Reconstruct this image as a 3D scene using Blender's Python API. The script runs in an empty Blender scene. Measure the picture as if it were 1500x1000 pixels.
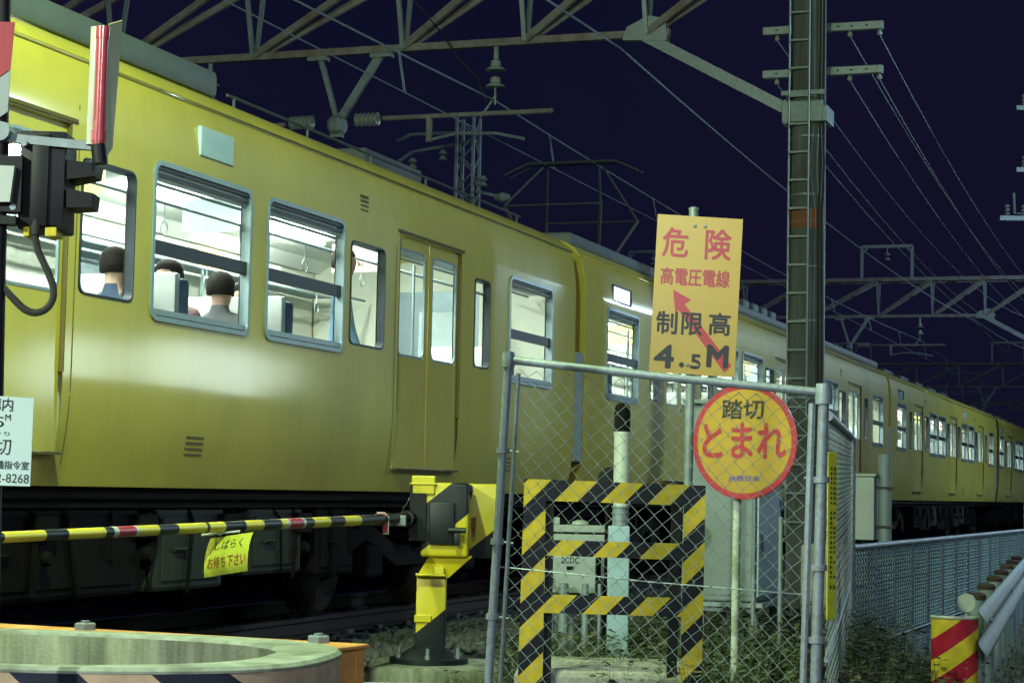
import bpy, bmesh, math, random
import numpy as np
from mathutils import Vector, Matrix
random.seed(7)
R = math.radians
sc = bpy.context.scene
col = sc.collection

# ---------------------------------------------------------------- camera
F = 2917.0
CAM_Z = 1.02
CAM_M = Matrix.Rotation(R(90 + 4.30), 3, 'X') @ Matrix.Rotation(0.020, 3, 'Z')
cam = bpy.data.cameras.new('camera')
cam.lens = 70.0; cam.sensor_width = 36.0
cam.clip_start = 0.1; cam.clip_end = 1500
camo = bpy.data.objects.new('camera', cam); col.objects.link(camo)
camo.matrix_world = Matrix.Translation((0, 0, CAM_Z)) @ CAM_M.to_4x4()
sc.camera = camo

# ---------------------------------------------------------------- world, night sky
w = bpy.data.worlds.new('World'); sc.world = w; w.use_nodes = True
nt = w.node_tree; nt.nodes.clear()
out = nt.nodes.new('ShaderNodeOutputWorld')
bg = nt.nodes.new('ShaderNodeBackground')
tc = nt.nodes.new('ShaderNodeTexCoord'); sep = nt.nodes.new('ShaderNodeSeparateXYZ')
rmp = nt.nodes.new('ShaderNodeValToRGB')
rmp.color_ramp.elements[0].position = 0.0; rmp.color_ramp.elements[0].color = (0.0062, 0.0058, 0.0205, 1)
rmp.color_ramp.elements[1].position = 0.45; rmp.color_ramp.elements[1].color = (0.0042, 0.0050, 0.0205, 1)
nt.links.new(tc.outputs['Generated'], sep.inputs[0]); nt.links.new(sep.outputs['Z'], rmp.inputs[0])
nzw = nt.nodes.new('ShaderNodeTexNoise'); nzw.inputs['Scale'].default_value = 3.0; nzw.inputs['Detail'].default_value = 4
nt.links.new(tc.outputs['Generated'], nzw.inputs['Vector'])
cmw = nt.nodes.new('ShaderNodeMix'); cmw.data_type = 'RGBA'; cmw.blend_type = 'MULTIPLY'; cmw.inputs[0].default_value = 1
crw = nt.nodes.new('ShaderNodeValToRGB'); crw.color_ramp.elements[0].position = .35; crw.color_ramp.elements[0].color = (.78,.85,.9,1); crw.color_ramp.elements[1].position = .65; crw.color_ramp.elements[1].color = (1.35,1.1,1.12,1)
nt.links.new(nzw.outputs['Fac'], crw.inputs[0]); nt.links.new(rmp.outputs[0], cmw.inputs[6]); nt.links.new(crw.outputs[0], cmw.inputs[7])
nt.links.new(cmw.outputs[2], bg.inputs[0]); bg.inputs[1].default_value = 1.0
nt.links.new(bg.outputs[0], out.inputs[0])

# weak cool sun lamp added as soft ambient fill
sun = bpy.data.lights.new('sun', 'SUN'); sun.energy = 0.11; sun.angle = R(10); sun.color = (0.72, 0.82, 1.0)
so = bpy.data.objects.new('sun', sun); col.objects.link(so); so.rotation_euler = (R(48), 0, R(20))

sc.view_settings.view_transform = 'Standard'
sc.view_settings.look = 'None'
sc.view_settings.exposure = 0.0
sc.view_settings.gamma = 1.0
sc.view_settings.use_curve_mapping = False
sc.cycles.max_bounces = 8; sc.cycles.transparent_max_bounces = 16
sc.cycles.caustics_reflective = False; sc.cycles.caustics_refractive = False
sc.cycles.sample_clamp_indirect = 4.0
sc.cycles.use_denoising = True

# lamp positions: (location, watts, colour, radius)
LAMPS = [
    ((-1.44, 7.6, 5.4), 1500, (0.70, 1.0, 0.42), 0.10),    # crossing lamp, left
    ((1.5, -5.0, 5.0), 1750, (0.84, 0.98, 0.96), 0.14),     # street lamp behind the photographer
    ((-6.0, 0.0, 4.7), 3300, (0.86, 1.0, 0.76), 0.12),     # added lamp behind left, brightens the gate machine and barrier pole
    ((10.5, 20.0, 7.0), 1400, (0.58, 0.86, 1.0), 0.14),    # street lamps along the road
    ((20.5, 48.0, 7.0), 2600, (0.58, 0.86, 1.0), 0.14),
]

# ---------------------------------------------------------------- geometry helpers
def P(x, y, Y):
    """world point seen at photo pixel (x, y) and standing Y metres ahead of the camera"""
    r = CAM_M @ Vector(((x - 750) / F, -(y - 500) / F, -1))
    return Vector((0, 0, CAM_Z)) + r * (Y / r.y)

T0 = Vector((0.672, 19.61, 0)); TD = Vector((0.333, 0.943, 0)).normalized(); ND = Vector((TD.y, -TD.x, 0))
RZ = math.atan2(TD.y, TD.x)
def T(s, d, z=0):                       # track frame: s along the line, d towards the camera from the train's side
    p = T0 + TD * s + ND * d; return Vector((p.x, p.y, z))
def track_sd(v):
    q = Vector((v.x, v.y, 0)) - T0
    return q.dot(TD), q.dot(ND)

class MB:
    def __init__(self): self.v = []; self.f = []; self.m = []; self.smooth = False
    def add(self, vs, fs, mi=0):
        b = len(self.v); self.v += [tuple(x) for x in vs]
        for f in fs: self.f.append(tuple(b + i for i in f)); self.m.append(mi)
        return self
    def box(self, x0, x1, y0, y1, z0, z1, mi=0):
        if x0 > x1: x0, x1 = x1, x0
        if y0 > y1: y0, y1 = y1, y0
        if z0 > z1: z0, z1 = z1, z0
        return self.add([(x0,y0,z0),(x1,y0,z0),(x1,y1,z0),(x0,y1,z0),(x0,y0,z1),(x1,y0,z1),(x1,y1,z1),(x0,y1,z1)],
            [(0,3,2,1),(4,5,6,7),(0,1,5,4),(1,2,6,5),(2,3,7,6),(3,0,4,7)], mi)
    def bbox(self, x0, x1, y0, y1, z0, z1, b=0.01, mi=0):
        """box with bevelled edges"""
        bm = bmesh.new(); bmesh.ops.create_cube(bm, size=1)
        for v in bm.verts:
            v.co = Vector(((x0+x1)/2 + v.co.x*abs(x1-x0), (y0+y1)/2 + v.co.y*abs(y1-y0), (z0+z1)/2 + v.co.z*abs(z1-z0)))
        bmesh.ops.bevel(bm, geom=bm.edges[:], offset=b, segments=2, affect='EDGES', profile=0.5)
        self.bm(bm, mi); return self
    def bm(self, bm, mi=0):
        bm.verts.index_update()
        self.add([v.co[:] for v in bm.verts], [[v.index for v in f.verts] for f in bm.faces], mi); bm.free()
    def tube(self, pts, r, n=8, mi=0, cap=True, r2=None):
        pts = [Vector(p) for p in pts]; N = len(pts)
        rs = r if isinstance(r, (list, tuple)) else [r + ((r2 if r2 is not None else r) - r) * i / max(1, N-1) for i in range(N)]
        vs = []; fs = []
        d0 = (pts[1] - pts[0]).normalized()
        up = Vector((0,0,1)) if abs(d0.z) < 0.9 else Vector((1,0,0))
        u = d0.cross(up).normalized(); 
        for i, p in enumerate(pts):
            d = (pts[min(i+1, N-1)] - pts[max(i-1, 0)]).normalized()
            u = (u - d * u.dot(d))
            u = u.normalized() if u.length > 1e-6 else d.orthogonal().normalized()
            q = d.cross(u)
            for k in range(n):
                a = 2*math.pi*k/n
                vs.append(p + (u*math.cos(a) + q*math.sin(a)) * rs[i])
        for i in range(N-1):
            for k in range(n):
                a = i*n+k; b = i*n+(k+1)%n
                fs.append((a, b, b+n, a+n))
        if cap:
            fs.append(tuple(range(n-1,-1,-1))); fs.append(tuple((N-1)*n+k for k in range(n)))
        return self.add(vs, fs, mi)
    def bar(self, p, q, w, h, mi=0, up=None):
        """square bar from p to q"""
        p = Vector(p); q = Vector(q); d = (q-p).normalized()
        up = Vector(up) if up is not None else (Vector((0,0,1)) if abs(d.z) < 0.95 else Vector((0,1,0)))
        s = d.cross(up).normalized(); t = s.cross(d).normalized()
        vs = []
        for o in (p, q):
            for a, b in ((-1,-1),(1,-1),(1,1),(-1,1)): vs.append(o + s*a*w/2 + t*b*h/2)
        return self.add(vs, [(0,3,2,1),(4,5,6,7),(0,1,5,4),(1,2,6,5),(2,3,7,6),(3,0,4,7)], mi)
    def lathe(self, prof, n=16, c=(0,0,0), axis='z', mi=0):
        vs = []; fs = []
        for (r, h) in prof:
            for k in range(n):
                a = 2*math.pi*k/n; x = r*math.cos(a); y = r*math.sin(a)
                if axis == 'z': v = (x, y, h)
                elif axis == 'y': v = (x, h, y)
                else: v = (h, x, y)
                vs.append((c[0]+v[0], c[1]+v[1], c[2]+v[2]))
        for i in range(len(prof)-1):
            for k in range(n):
                a = i*n+k; b = i*n+(k+1)%n; fs.append((a, b, b+n, a+n))
        fs.append(tuple(range(n-1,-1,-1))); fs.append(tuple((len(prof)-1)*n+k for k in range(n)))
        return self.add(vs, fs, mi)
    def prism(self, poly, y0, y1, mi=0):
        """polygon in xz extruded along y"""
        n = len(poly)
        vs = [(x, y0, z) for x, z in poly] + [(x, y1, z) for x, z in poly]
        fs = [tuple(range(n)), tuple(range(2*n-1, n-1, -1))] + [(i, (i+1)%n + 0, (i+1)%n+n, i+n) for i in range(n)]
        fs = fs[:2] + [(i, i+n, (i+1)%n+n, (i+1)%n) for i in range(n)]
        return self.add(vs, fs, mi)
    def build(self, name, mats, parent=None, loc=None, rz=0, world=False, smooth=None):
        me = bpy.data.meshes.new(name)
        vs = self.v
        if world and parent is not None:
            inv = wm(parent).inverted(); vs = [tuple(inv @ Vector(v)) for v in vs]
        elif world and loc is not None:
            inv = (Matrix.Translation(loc) @ Matrix.Rotation(rz, 4, 'Z')).inverted(); vs = [tuple(inv @ Vector(v)) for v in vs]
        me.from_pydata(vs, [], self.f)
        if not isinstance(mats, (list, tuple)): mats = [mats]
        for m in mats: me.materials.append(m)
        if len(mats) > 1: me.polygons.foreach_set('material_index', self.m)
        me.update()
        if smooth or self.smooth:
            me.shade_smooth()
            if smooth is not True and smooth: me.set_sharp_from_angle(angle=R(smooth))
        o = bpy.data.objects.new(name, me); col.objects.link(o)
        if parent is not None: o.parent = parent
        if loc is not None: o.location = loc; o.rotation_euler = (0, 0, rz)
        return o

def wm(o):
    m = Matrix.Translation(o.location) @ o.rotation_euler.to_matrix().to_4x4() @ Matrix.Diagonal((*o.scale, 1))
    return wm(o.parent) @ m if o.parent else m

def tag(o, label=None, cat=None, group=None, kind=None):
    if label: o['label'] = label
    if cat: o['category'] = cat
    if group: o['group'] = group
    if kind: o['kind'] = kind
    return o
def thing(name, loc, rz=0, label=None, cat=None, group=None):
    o = bpy.data.objects.new(name, None); col.objects.link(o); o.empty_display_size = 0.1
    o.location = loc; o.rotation_euler = (0, 0, rz)
    return tag(o, label, cat, group)
def dup(o, parent=None, label=None):
    c = o.copy(); col.objects.link(c)
    if parent is not None: c.parent = parent
    for ch in list(o.children): dup(ch, c)
    if label: c['label'] = label
    return c

# ---------------------------------------------------------------- materials
def mat(name, c, rough=0.6, metal=0.0, var=0.12, scale=6.0, bump=0.0, bscale=40.0, dirt=None, dirt_amt=0.0, coat=0.0, spec=0.5, streak=False, coat_rough=0.035):
    m = bpy.data.materials.new(name); m.use_nodes = True
    n = m.node_tree.nodes; L = m.node_tree.links; b = n['Principled BSDF']
    b.inputs['Roughness'].default_value = rough; b.inputs['Metallic'].default_value = metal
    b.inputs['Coat Weight'].default_value = coat; b.inputs['Coat Roughness'].default_value = coat_rough
    b.inputs['Specular IOR Level'].default_value = spec
    tc = n.new('ShaderNodeTexCoord'); mp = n.new('ShaderNodeMapping'); L.new(tc.outputs['Object'], mp.inputs[0])
    if streak: mp.inputs['Scale'].default_value = (1, 1, 0.12)
    nz = n.new('ShaderNodeTexNoise'); nz.inputs['Scale'].default_value = scale; nz.inputs['Detail'].default_value = 8; nz.inputs['Roughness'].default_value = 0.65
    L.new(mp.outputs[0], nz.inputs['Vector'])
    mr = n.new('ShaderNodeMapRange'); mr.inputs[1].default_value = 0.3; mr.inputs[2].default_value = 0.7
    mr.inputs[3].default_value = 1 - var; mr.inputs[4].default_value = 1 + var
    L.new(nz.outputs['Fac'], mr.inputs[0])
    mx = n.new('ShaderNodeMix'); mx.data_type = 'RGBA'; mx.blend_type = 'MULTIPLY'; mx.inputs[0].default_value = 1
    mx.inputs[6].default_value = (*c, 1); L.new(mr.outputs[0], mx.inputs[7])
    src = mx.outputs[2]
    if dirt is not None:
        n2 = n.new('ShaderNodeTexNoise'); n2.inputs['Scale'].default_value = scale*0.45; n2.inputs['Detail'].default_value = 10
        L.new(mp.outputs[0], n2.inputs['Vector'])
        m2 = n.new('ShaderNodeMapRange'); m2.inputs[1].default_value = 0.48; m2.inputs[2].default_value = 0.68; m2.inputs[4].default_value = dirt_amt
        L.new(n2.outputs['Fac'], m2.inputs[0])
        x2 = n.new('ShaderNodeMix'); x2.data_type = 'RGBA'; L.new(m2.outputs[0], x2.inputs[0]); L.new(src, x2.inputs[6]); x2.inputs[7].default_value = (*dirt, 1)
        src = x2.outputs[2]
    L.new(src, b.inputs['Base Color'])
    if bump:
        n3 = n.new('ShaderNodeTexNoise'); n3.inputs['Scale'].default_value = bscale; n3.inputs['Detail'].default_value = 6
        L.new(tc.outputs['Object'], n3.inputs['Vector'])
        bp = n.new('ShaderNodeBump'); bp.inputs['Strength'].default_value = bump; bp.inputs['Distance'].default_value = 0.01
        L.new(n3.outputs['Fac'], bp.inputs['Height']); L.new(bp.outputs[0], b.inputs['Normal'])
    return m

def hazard(name, c1, c2, px, pz, off=0.0, rough=0.45, duty=0.5, dirt=True):
    """diagonal bands: fract(px*x + pz*z + off) in the object's own frame"""
    m = bpy.data.materials.new(name); m.use_nodes = True
    n = m.node_tree.nodes; L = m.node_tree.links; b = n['Principled BSDF']; b.inputs['Roughness'].default_value = rough; b.inputs['Specular IOR Level'].default_value = .25
    tc = n.new('ShaderNodeTexCoord'); dt = n.new('ShaderNodeVectorMath'); dt.operation = 'DOT_PRODUCT'
    L.new(tc.outputs['Object'], dt.inputs[0]); dt.inputs[1].default_value = (px, 0, pz)
    ad = n.new('ShaderNodeMath'); ad.inputs[1].default_value = off; L.new(dt.outputs['Value'], ad.inputs[0])
    fr = n.new('ShaderNodeMath'); fr.operation = 'FRACT'; L.new(ad.outputs[0], fr.inputs[0])
    gt = n.new('ShaderNodeMath'); gt.operation = 'GREATER_THAN'; gt.inputs[1].default_value = duty; L.new(fr.outputs[0], gt.inputs[0])
    mx = n.new('ShaderNodeMix'); mx.data_type = 'RGBA'; L.new(gt.outputs[0], mx.inputs[0]); mx.inputs[6].default_value = (*c1, 1); mx.inputs[7].default_value = (*c2, 1)
    nz = n.new('ShaderNodeTexNoise'); nz.inputs['Scale'].default_value = 14; nz.inputs['Detail'].default_value = 9; L.new(tc.outputs['Object'], nz.inputs['Vector'])
    mr = n.new('ShaderNodeMapRange'); mr.inputs[1].default_value = .3; mr.inputs[2].default_value = .75; mr.inputs[3].default_value = 1.1; mr.inputs[4].default_value = 0.72
    L.new(nz.outputs['Fac'], mr.inputs[0])
    m2 = n.new('ShaderNodeMix'); m2.data_type = 'RGBA'; m2.blend_type = 'MULTIPLY'; m2.inputs[0].default_value = 1
    L.new(mx.outputs[2], m2.inputs[6]); L.new(mr.outputs[0], m2.inputs[7]); L.new(m2.outputs[2], b.inputs['Base Color'])
    return m

def emis(name, c, s):
    m = bpy.data.materials.new(name); m.use_nodes = True
    n = m.node_tree.nodes; n.clear(); L = m.node_tree.links
    o = n.new('ShaderNodeOutputMaterial'); e = n.new('ShaderNodeEmission'); e.inputs[0].default_value = (*c, 1); e.inputs[1].default_value = s
    L.new(e.outputs[0], o.inputs[0]); return m

def glass(name, tint=(0.9, 0.97, 0.95), refl=0.09):
    m = bpy.data.materials.new(name); m.use_nodes = True
    n = m.node_tree.nodes; n.clear(); L = m.node_tree.links
    o = n.new('ShaderNodeOutputMaterial'); t = n.new('ShaderNodeBsdfTransparent'); t.inputs[0].default_value = (*tint, 1)
    g = n.new('ShaderNodeBsdfGlossy'); g.inputs['Roughness'].default_value = 0.04
    f = n.new('ShaderNodeLayerWeight'); f.inputs[0].default_value = 0.12
    mx = n.new('ShaderNodeMixShader'); L.new(f.outputs['Fresnel'], mx.inputs[0]); L.new(t.outputs[0], mx.inputs[1]); L.new(g.outputs[0], mx.inputs[2]); L.new(mx.outputs[0], o.inputs[0])
    return m

M = {}
M['yellow_body'] = mat('train_yellow_paint', (0.55, 0.46, 0.075), rough=0.52, spec=0.35, var=0.06, scale=1.5, bump=0.35, bscale=1.3, dirt=(0.22, 0.17, 0.05), dirt_amt=0.30, coat=0.5, coat_rough=0.095)
def add_streaks(m, amt, c):
    n = m.node_tree.nodes; L = m.node_tree.links; b = n['Principled BSDF']; src = b.inputs['Base Color'].links[0].from_socket
    tc = n.new('ShaderNodeTexCoord'); mp = n.new('ShaderNodeMapping'); mp.inputs['Scale'].default_value = (5, 5, 0.5); L.new(tc.outputs['Object'], mp.inputs[0])
    nz = n.new('ShaderNodeTexNoise'); nz.inputs['Scale'].default_value = 1.6; nz.inputs['Detail'].default_value = 7; L.new(mp.outputs[0], nz.inputs['Vector'])
    mr = n.new('ShaderNodeMapRange'); mr.inputs[1].default_value = .47; mr.inputs[2].default_value = .75; mr.inputs[4].default_value = amt; L.new(nz.outputs['Fac'], mr.inputs[0])
    sp = n.new('ShaderNodeSeparateXYZ'); L.new(tc.outputs['Object'], sp.inputs[0])
    gr = n.new('ShaderNodeMapRange'); gr.inputs[1].default_value = 1.35; gr.inputs[2].default_value = .98; gr.inputs[4].default_value = .35; L.new(sp.outputs['Z'], gr.inputs[0])
    n2 = n.new('ShaderNodeTexNoise'); n2.inputs['Scale'].default_value = 5; n2.inputs['Detail'].default_value = 8; L.new(tc.outputs['Object'], n2.inputs['Vector'])
    ml = n.new('ShaderNodeMath'); ml.operation = 'MULTIPLY'; L.new(gr.outputs[0], ml.inputs[0]); L.new(n2.outputs['Fac'], ml.inputs[1])
    ad = n.new('ShaderNodeMath'); ad.operation = 'ADD'; ad.use_clamp = True; L.new(mr.outputs[0], ad.inputs[0]); L.new(ml.outputs[0], ad.inputs[1])
    x = n.new('ShaderNodeMix'); x.data_type = 'RGBA'; L.new(ad.outputs[0], x.inputs[0]); L.new(src, x.inputs[6]); x.inputs[7].default_value = (*c, 1); L.new(x.outputs[2], b.inputs['Base Color'])
add_streaks(M['yellow_body'], .11, (.20, .15, .06))
M['gutter'] = mat('gutter_gloss_paint', (0.44, 0.38, 0.09), rough=0.10, spec=.9, coat=1.0)
M['body_seam'] = mat('door_seam_grime', (0.10, 0.075, 0.02), rough=0.7)
M['roof_gray'] = mat('roof_gray_paint', (0.085, 0.11, 0.125), rough=0.6, dirt=(0.10, 0.10, 0.10), dirt_amt=0.4)
M['panto'] = mat('pantograph_steel', (0.05, 0.06, 0.065), rough=0.6)
M['dark_roof'] = mat('dark_roof_sheet', (0.07, 0.08, 0.09), rough=0.7)
M['alu'] = mat('window_aluminium', (0.20, 0.27, 0.31), rough=0.4, metal=0.3)
M['navy_bar'] = mat('dark_window_bar', (0.012, 0.020, 0.036), rough=0.5, spec=.3)
M['under'] = mat('underframe_black', (0.0035, 0.0025, 0.0035), rough=0.8, spec=.15, dirt=(0.010, 0.006, 0.005), dirt_amt=0.5)
M['under_gray'] = mat('equipment_gray', (0.035, 0.042, 0.038), rough=0.7, spec=.2, dirt=(0.03, 0.022, 0.016), dirt_amt=0.6)
M['gangway'] = mat('gangway_canvas', (0.045, 0.033, 0.022), rough=0.85)
M['inner_wall'] = mat('cream_inner_panel', (0.62, 0.66, 0.56), rough=0.5, var=0.05)
M['inner_ceiling'] = mat('white_ceiling_panel', (0.74, 0.78, 0.72), rough=0.5, var=0.03)
M['inner_floor'] = mat('grey_lino', (0.22, 0.23, 0.22), rough=0.6)
M['seat'] = mat('seat_moquette', (0.10, 0.16, 0.24), rough=0.9, scale=30)
M['tube'] = emis('fluorescent_tube', (0.93, 1.0, 0.86), 180.0)
M['sign_lit'] = emis('lit_sign_white', (0.80, 0.98, 1.0), 1.7)
M['sign_dim'] = mat('side_sign_glass', (0.42, 0.60, 0.78), rough=0.25)
M['glass'] = glass('window_glass')
M['haze_sheet'] = mat('milky_haze_sheet', (0.55, 0.60, 0.52), rough=0.8)  # pale opaque sheet added in the far windows for a milky, overexposed look
M['poster_pink'] = mat('poster_pink', (0.75, 0.50, 0.52), rough=0.6)
M['poster_blue'] = mat('poster_blue', (0.52, 0.64, 0.68), rough=0.6)
M['poster_yellow'] = mat('poster_yellow', (0.80, 0.66, 0.20), rough=0.6)
M['galv'] = mat('galvanised_steel', (0.22, 0.27, 0.31), rough=0.5, metal=0.35, var=0.18, scale=25, dirt=(0.20, 0.20, 0.19), dirt_amt=0.4)
M['galv_fence'] = mat('galvanised_pipe', (0.23, 0.275, 0.36), rough=0.5, metal=0.3, var=0.22, scale=60, dirt=(0.16, 0.15, 0.14), dirt_amt=0.5)
M['low_mesh'] = mat('low_fence_mesh', (0.17, 0.26, 0.27), rough=0.5, metal=0.2, var=0.25, scale=3, dirt=(0.10,0.13,0.10), dirt_amt=0.5)
M['wire'] = mat('galvanised_wire', (0.28, 0.33, 0.40), rough=0.45, metal=0.3)
M['rusty_steel'] = mat('weathered_truss_steel', (0.19, 0.18, 0.185), rough=0.75, var=0.3, scale=9, dirt=(0.14, 0.08, 0.06), dirt_amt=0.7)
M['porcelain'] = mat('insulator_porcelain', (0.24, 0.28, 0.28), rough=0.2)
M['concrete'] = mat('concrete', (0.30, 0.30, 0.28), rough=0.9, var=0.2, scale=8, bump=0.4, bscale=60, dirt=(0.12, 0.13, 0.10), dirt_amt=0.7)
M['pole_concrete'] = mat('pole_concrete', (0.125, 0.135, 0.14), rough=0.9, var=0.3, scale=14, bump=0.3, dirt=(0.06, 0.055, 0.05), dirt_amt=0.7, streak=True)
M['old_concrete'] = mat('stained_concrete', (0.20, 0.22, 0.17), rough=0.9, var=0.5, scale=13, bump=0.4, bscale=70, dirt=(0.05, 0.06, 0.04), dirt_amt=0.85, streak=True)
M['rim_concrete'] = mat('rim_concrete', (0.27, 0.30, 0.28), rough=0.9, var=0.3, scale=12, bump=0.35, bscale=90, dirt=(0.09, 0.10, 0.08), dirt_amt=0.75)
M['rust_band'] = mat('red_brown_band', (0.25, 0.10, 0.05), rough=0.8)
M['black'] = mat('black_paint', (0.008, 0.009, 0.013), rough=0.5, spec=0.25)
M['black_matte'] = mat('black_rubber', (0.02, 0.02, 0.022), rough=0.7)
M['yellow'] = mat('yellow_paint', (0.62, 0.52, 0.03), rough=0.4, var=0.08, dirt=(0.35, 0.28, 0.05), dirt_amt=0.3)
M['sign_yellow'] = mat('sign_yellow', (0.40, 0.245, 0.034), rough=0.32, var=0.05, scale=2, dirt=(0.22, 0.15, 0.05), dirt_amt=0.5)
M['tag_yellow'] = mat('vinyl_yellow', (0.40, 0.42, 0.05), rough=0.25)
M['red'] = mat('red_print', (0.34, 0.022, 0.045), rough=0.35, var=0.08)
M['red_brown'] = mat('faded_red_print', (0.30, 0.08, 0.02), rough=0.5)
M['text_red'] = mat('dark_red_print', (0.16, 0.02, 0.01), rough=0.6)
M['blue_print'] = mat('blue_print', (0.05, 0.05, 0.36), rough=0.4)
M['ink'] = mat('black_print', (0.012, 0.013, 0.02), rough=0.4)
M['white'] = mat('white_paint', (0.46, 0.51, 0.50), rough=0.4, var=0.06, dirt=(0.38, 0.40, 0.36), dirt_amt=0.3)
M['beam_paint'] = mat('guard_rail_paint', (0.24, 0.31, 0.35), rough=0.5, var=.15, scale=8, dirt=(0.12,0.14,0.14), dirt_amt=.6)
M['notice_white'] = mat('notice_white', (0.50, 0.64, 0.68), rough=0.4, var=0.04)
M['cab_gray'] = mat('cabinet_gray', (0.17, 0.215, 0.25), rough=0.5, var=0.05, dirt=(0.11, 0.13, 0.14), dirt_amt=0.4)
M['cab_light'] = mat('cabinet_light', (0.27, 0.32, 0.33), rough=0.5, var=0.06, dirt=(0.3, 0.32, 0.28), dirt_amt=0.35)
M['pale_blue'] = mat('pale_blue_post', (0.30, 0.42, 0.54), rough=0.45)
M['orange'] = mat('orange_rusty_steel', (0.60, 0.26, 0.06), rough=0.6, var=0.2, dirt=(0.26, 0.10, 0.04), dirt_amt=0.7)
M['rail_steel'] = mat('rail_steel', (0.030, 0.020, 0.018), rough=0.7, metal=0.2)
M['rail_top'] = mat('rail_top_polished', (0.55, 0.56, 0.58), rough=0.22, metal=1.0)
M['sleeper'] = mat('sleeper_concrete', (0.14, 0.13, 0.12), rough=0.9, bump=0.3)
M['gravel'] = mat('ballast_stone', (0.075, 0.08, 0.078), rough=0.85, var=0.5, scale=15)
M['earth'] = mat('earth', (0.075, 0.075, 0.055), rough=0.95, var=0.5, scale=4, bump=0.8, bscale=18, dirt=(0.05, 0.07, 0.03), dirt_amt=0.8)
M['asphalt'] = mat('asphalt', (0.05, 0.05, 0.052), rough=0.85, var=0.2, scale=20, bump=0.5, bscale=120)
M['verge'] = mat('dry_verge', (0.13, 0.11, 0.06), rough=0.95, var=0.5, scale=6, bump=0.8, bscale=25)
M['leaf'] = mat('weed_leaf', (0.040, 0.068, 0.026), rough=0.7, var=0.5, scale=3)
M['dry_leaf'] = mat('dry_grass', (0.095, 0.085, 0.050), rough=0.8, var=0.4, scale=3)
M['dark_wood'] = mat('dark_brown_post', (0.075, 0.050, 0.040), rough=0.85, var=0.3)
M['skin'] = mat('skin', (0.50, 0.33, 0.25), rough=0.5)
M['hair'] = mat('black_hair', (0.008, 0.007, 0.006), rough=0.85, spec=.15, bump=.6, bscale=90)
M['pg_hazard'] = hazard('barricade_bands', (0.50, 0.37, 0.03), (0.006, 0.007, 0.018), -1/0.215, 1/0.215, 0.10)
M['gate_hazard'] = hazard('gate_machine_bands', (0.60, 0.52, 0.02), (0.016, 0.020, 0.032), 0, 1, 0)
M['ring_hazard'] = hazard('ring_bands', (0.50, 0.36, 0.28), (0.02, 0.022, 0.05), 1/0.43, 1.1/0.43, 0.0, rough=0.8)
M['guard_hazard'] = hazard('guard_end_bands', (0.66, 0.50, 0.05), (0.42, 0.02, 0.05), -0.4/0.13, 0.55/0.13, 0.35, rough=0.25)
M['reflector'] = mat('reflector_gray', (0.20, 0.22, 0.27), rough=0.4)
M['clear_red'] = mat('red_reflective_film', (0.50, 0.07, 0.10), rough=0.22, coat=0.6)
M['film_plate'] = mat('olive_film_plate', (0.40, 0.38, 0.10), rough=0.3)
M['clear_edge'] = mat('clear_acrylic', (0.62, 0.68, 0.50), rough=0.15, coat=0.5)

# ---------------------------------------------------------------- lettering
def lettering(s, parent, x, z, w, h, material, y=-0.004, bold=0.0, rot=0.0, name='lettering', shear=0.0, vertical=False):
    """flat print fitted into a w x h box centred at local x, z of parent's xz plane, facing local -y"""
    c = bpy.data.curves.new(name, 'FONT'); c.body = '\n'.join(s) if vertical else s
    c.align_x = 'CENTER'; c.resolution_u = 3; c.shear = shear
    if vertical: c.space_line = 0.85
    o = bpy.data.objects.new('tmp', c); col.objects.link(o)
    bpy.context.view_layer.update()
    me = bpy.data.meshes.new_from_object(o.evaluated_get(bpy.context.evaluated_depsgraph_get()))
    bpy.data.objects.remove(o)
    n = len(me.vertices); a = np.empty(n*3, np.float32); me.vertices.foreach_get('co', a); a = a.reshape(-1, 3)
    lo = a.min(0); hi = a.max(0); k = a.copy()
    u = (a[:,0] - (lo[0]+hi[0])/2) * w / (hi[0]-lo[0]); v = (a[:,1] - (lo[1]+hi[1])/2) * h / (hi[1]-lo[1])
    k[:,0] = x + u*math.cos(rot) - v*math.sin(rot); k[:,1] = y; k[:,2] = z + u*math.sin(rot) + v*math.cos(rot)
    if bold > 0:
        dd = bold * .8 * (h / max(1, len(s)) if vertical else h)
        nv = len(me.vertices); fcs = [tuple(p.vertices) for p in me.polygons]; V = [k]; Fs = list(fcs)
        for q, (du, dv) in enumerate(((1,0),(-1,0),(0,1),(0,-1),(.7,.7),(-.7,.7),(.7,-.7),(-.7,-.7))):
            k2 = k.copy(); k2[:,0] += du*dd; k2[:,2] += dv*dd; k2[:,1] -= .00005*(q+1); V.append(k2)
            Fs += [tuple(i + nv*(q+1) for i in f) for f in fcs]
        k = np.concatenate(V); me = bpy.data.meshes.new(name); me.from_pydata([tuple(map(float, v)) for v in k], [], Fs)
    me.vertices.foreach_set('co', k.astype(np.float32).ravel()); me.materials.clear(); me.materials.append(material); me.update()
    ob = bpy.data.objects.new(name, me); col.objects.link(ob); ob.parent = parent
    return ob
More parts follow.
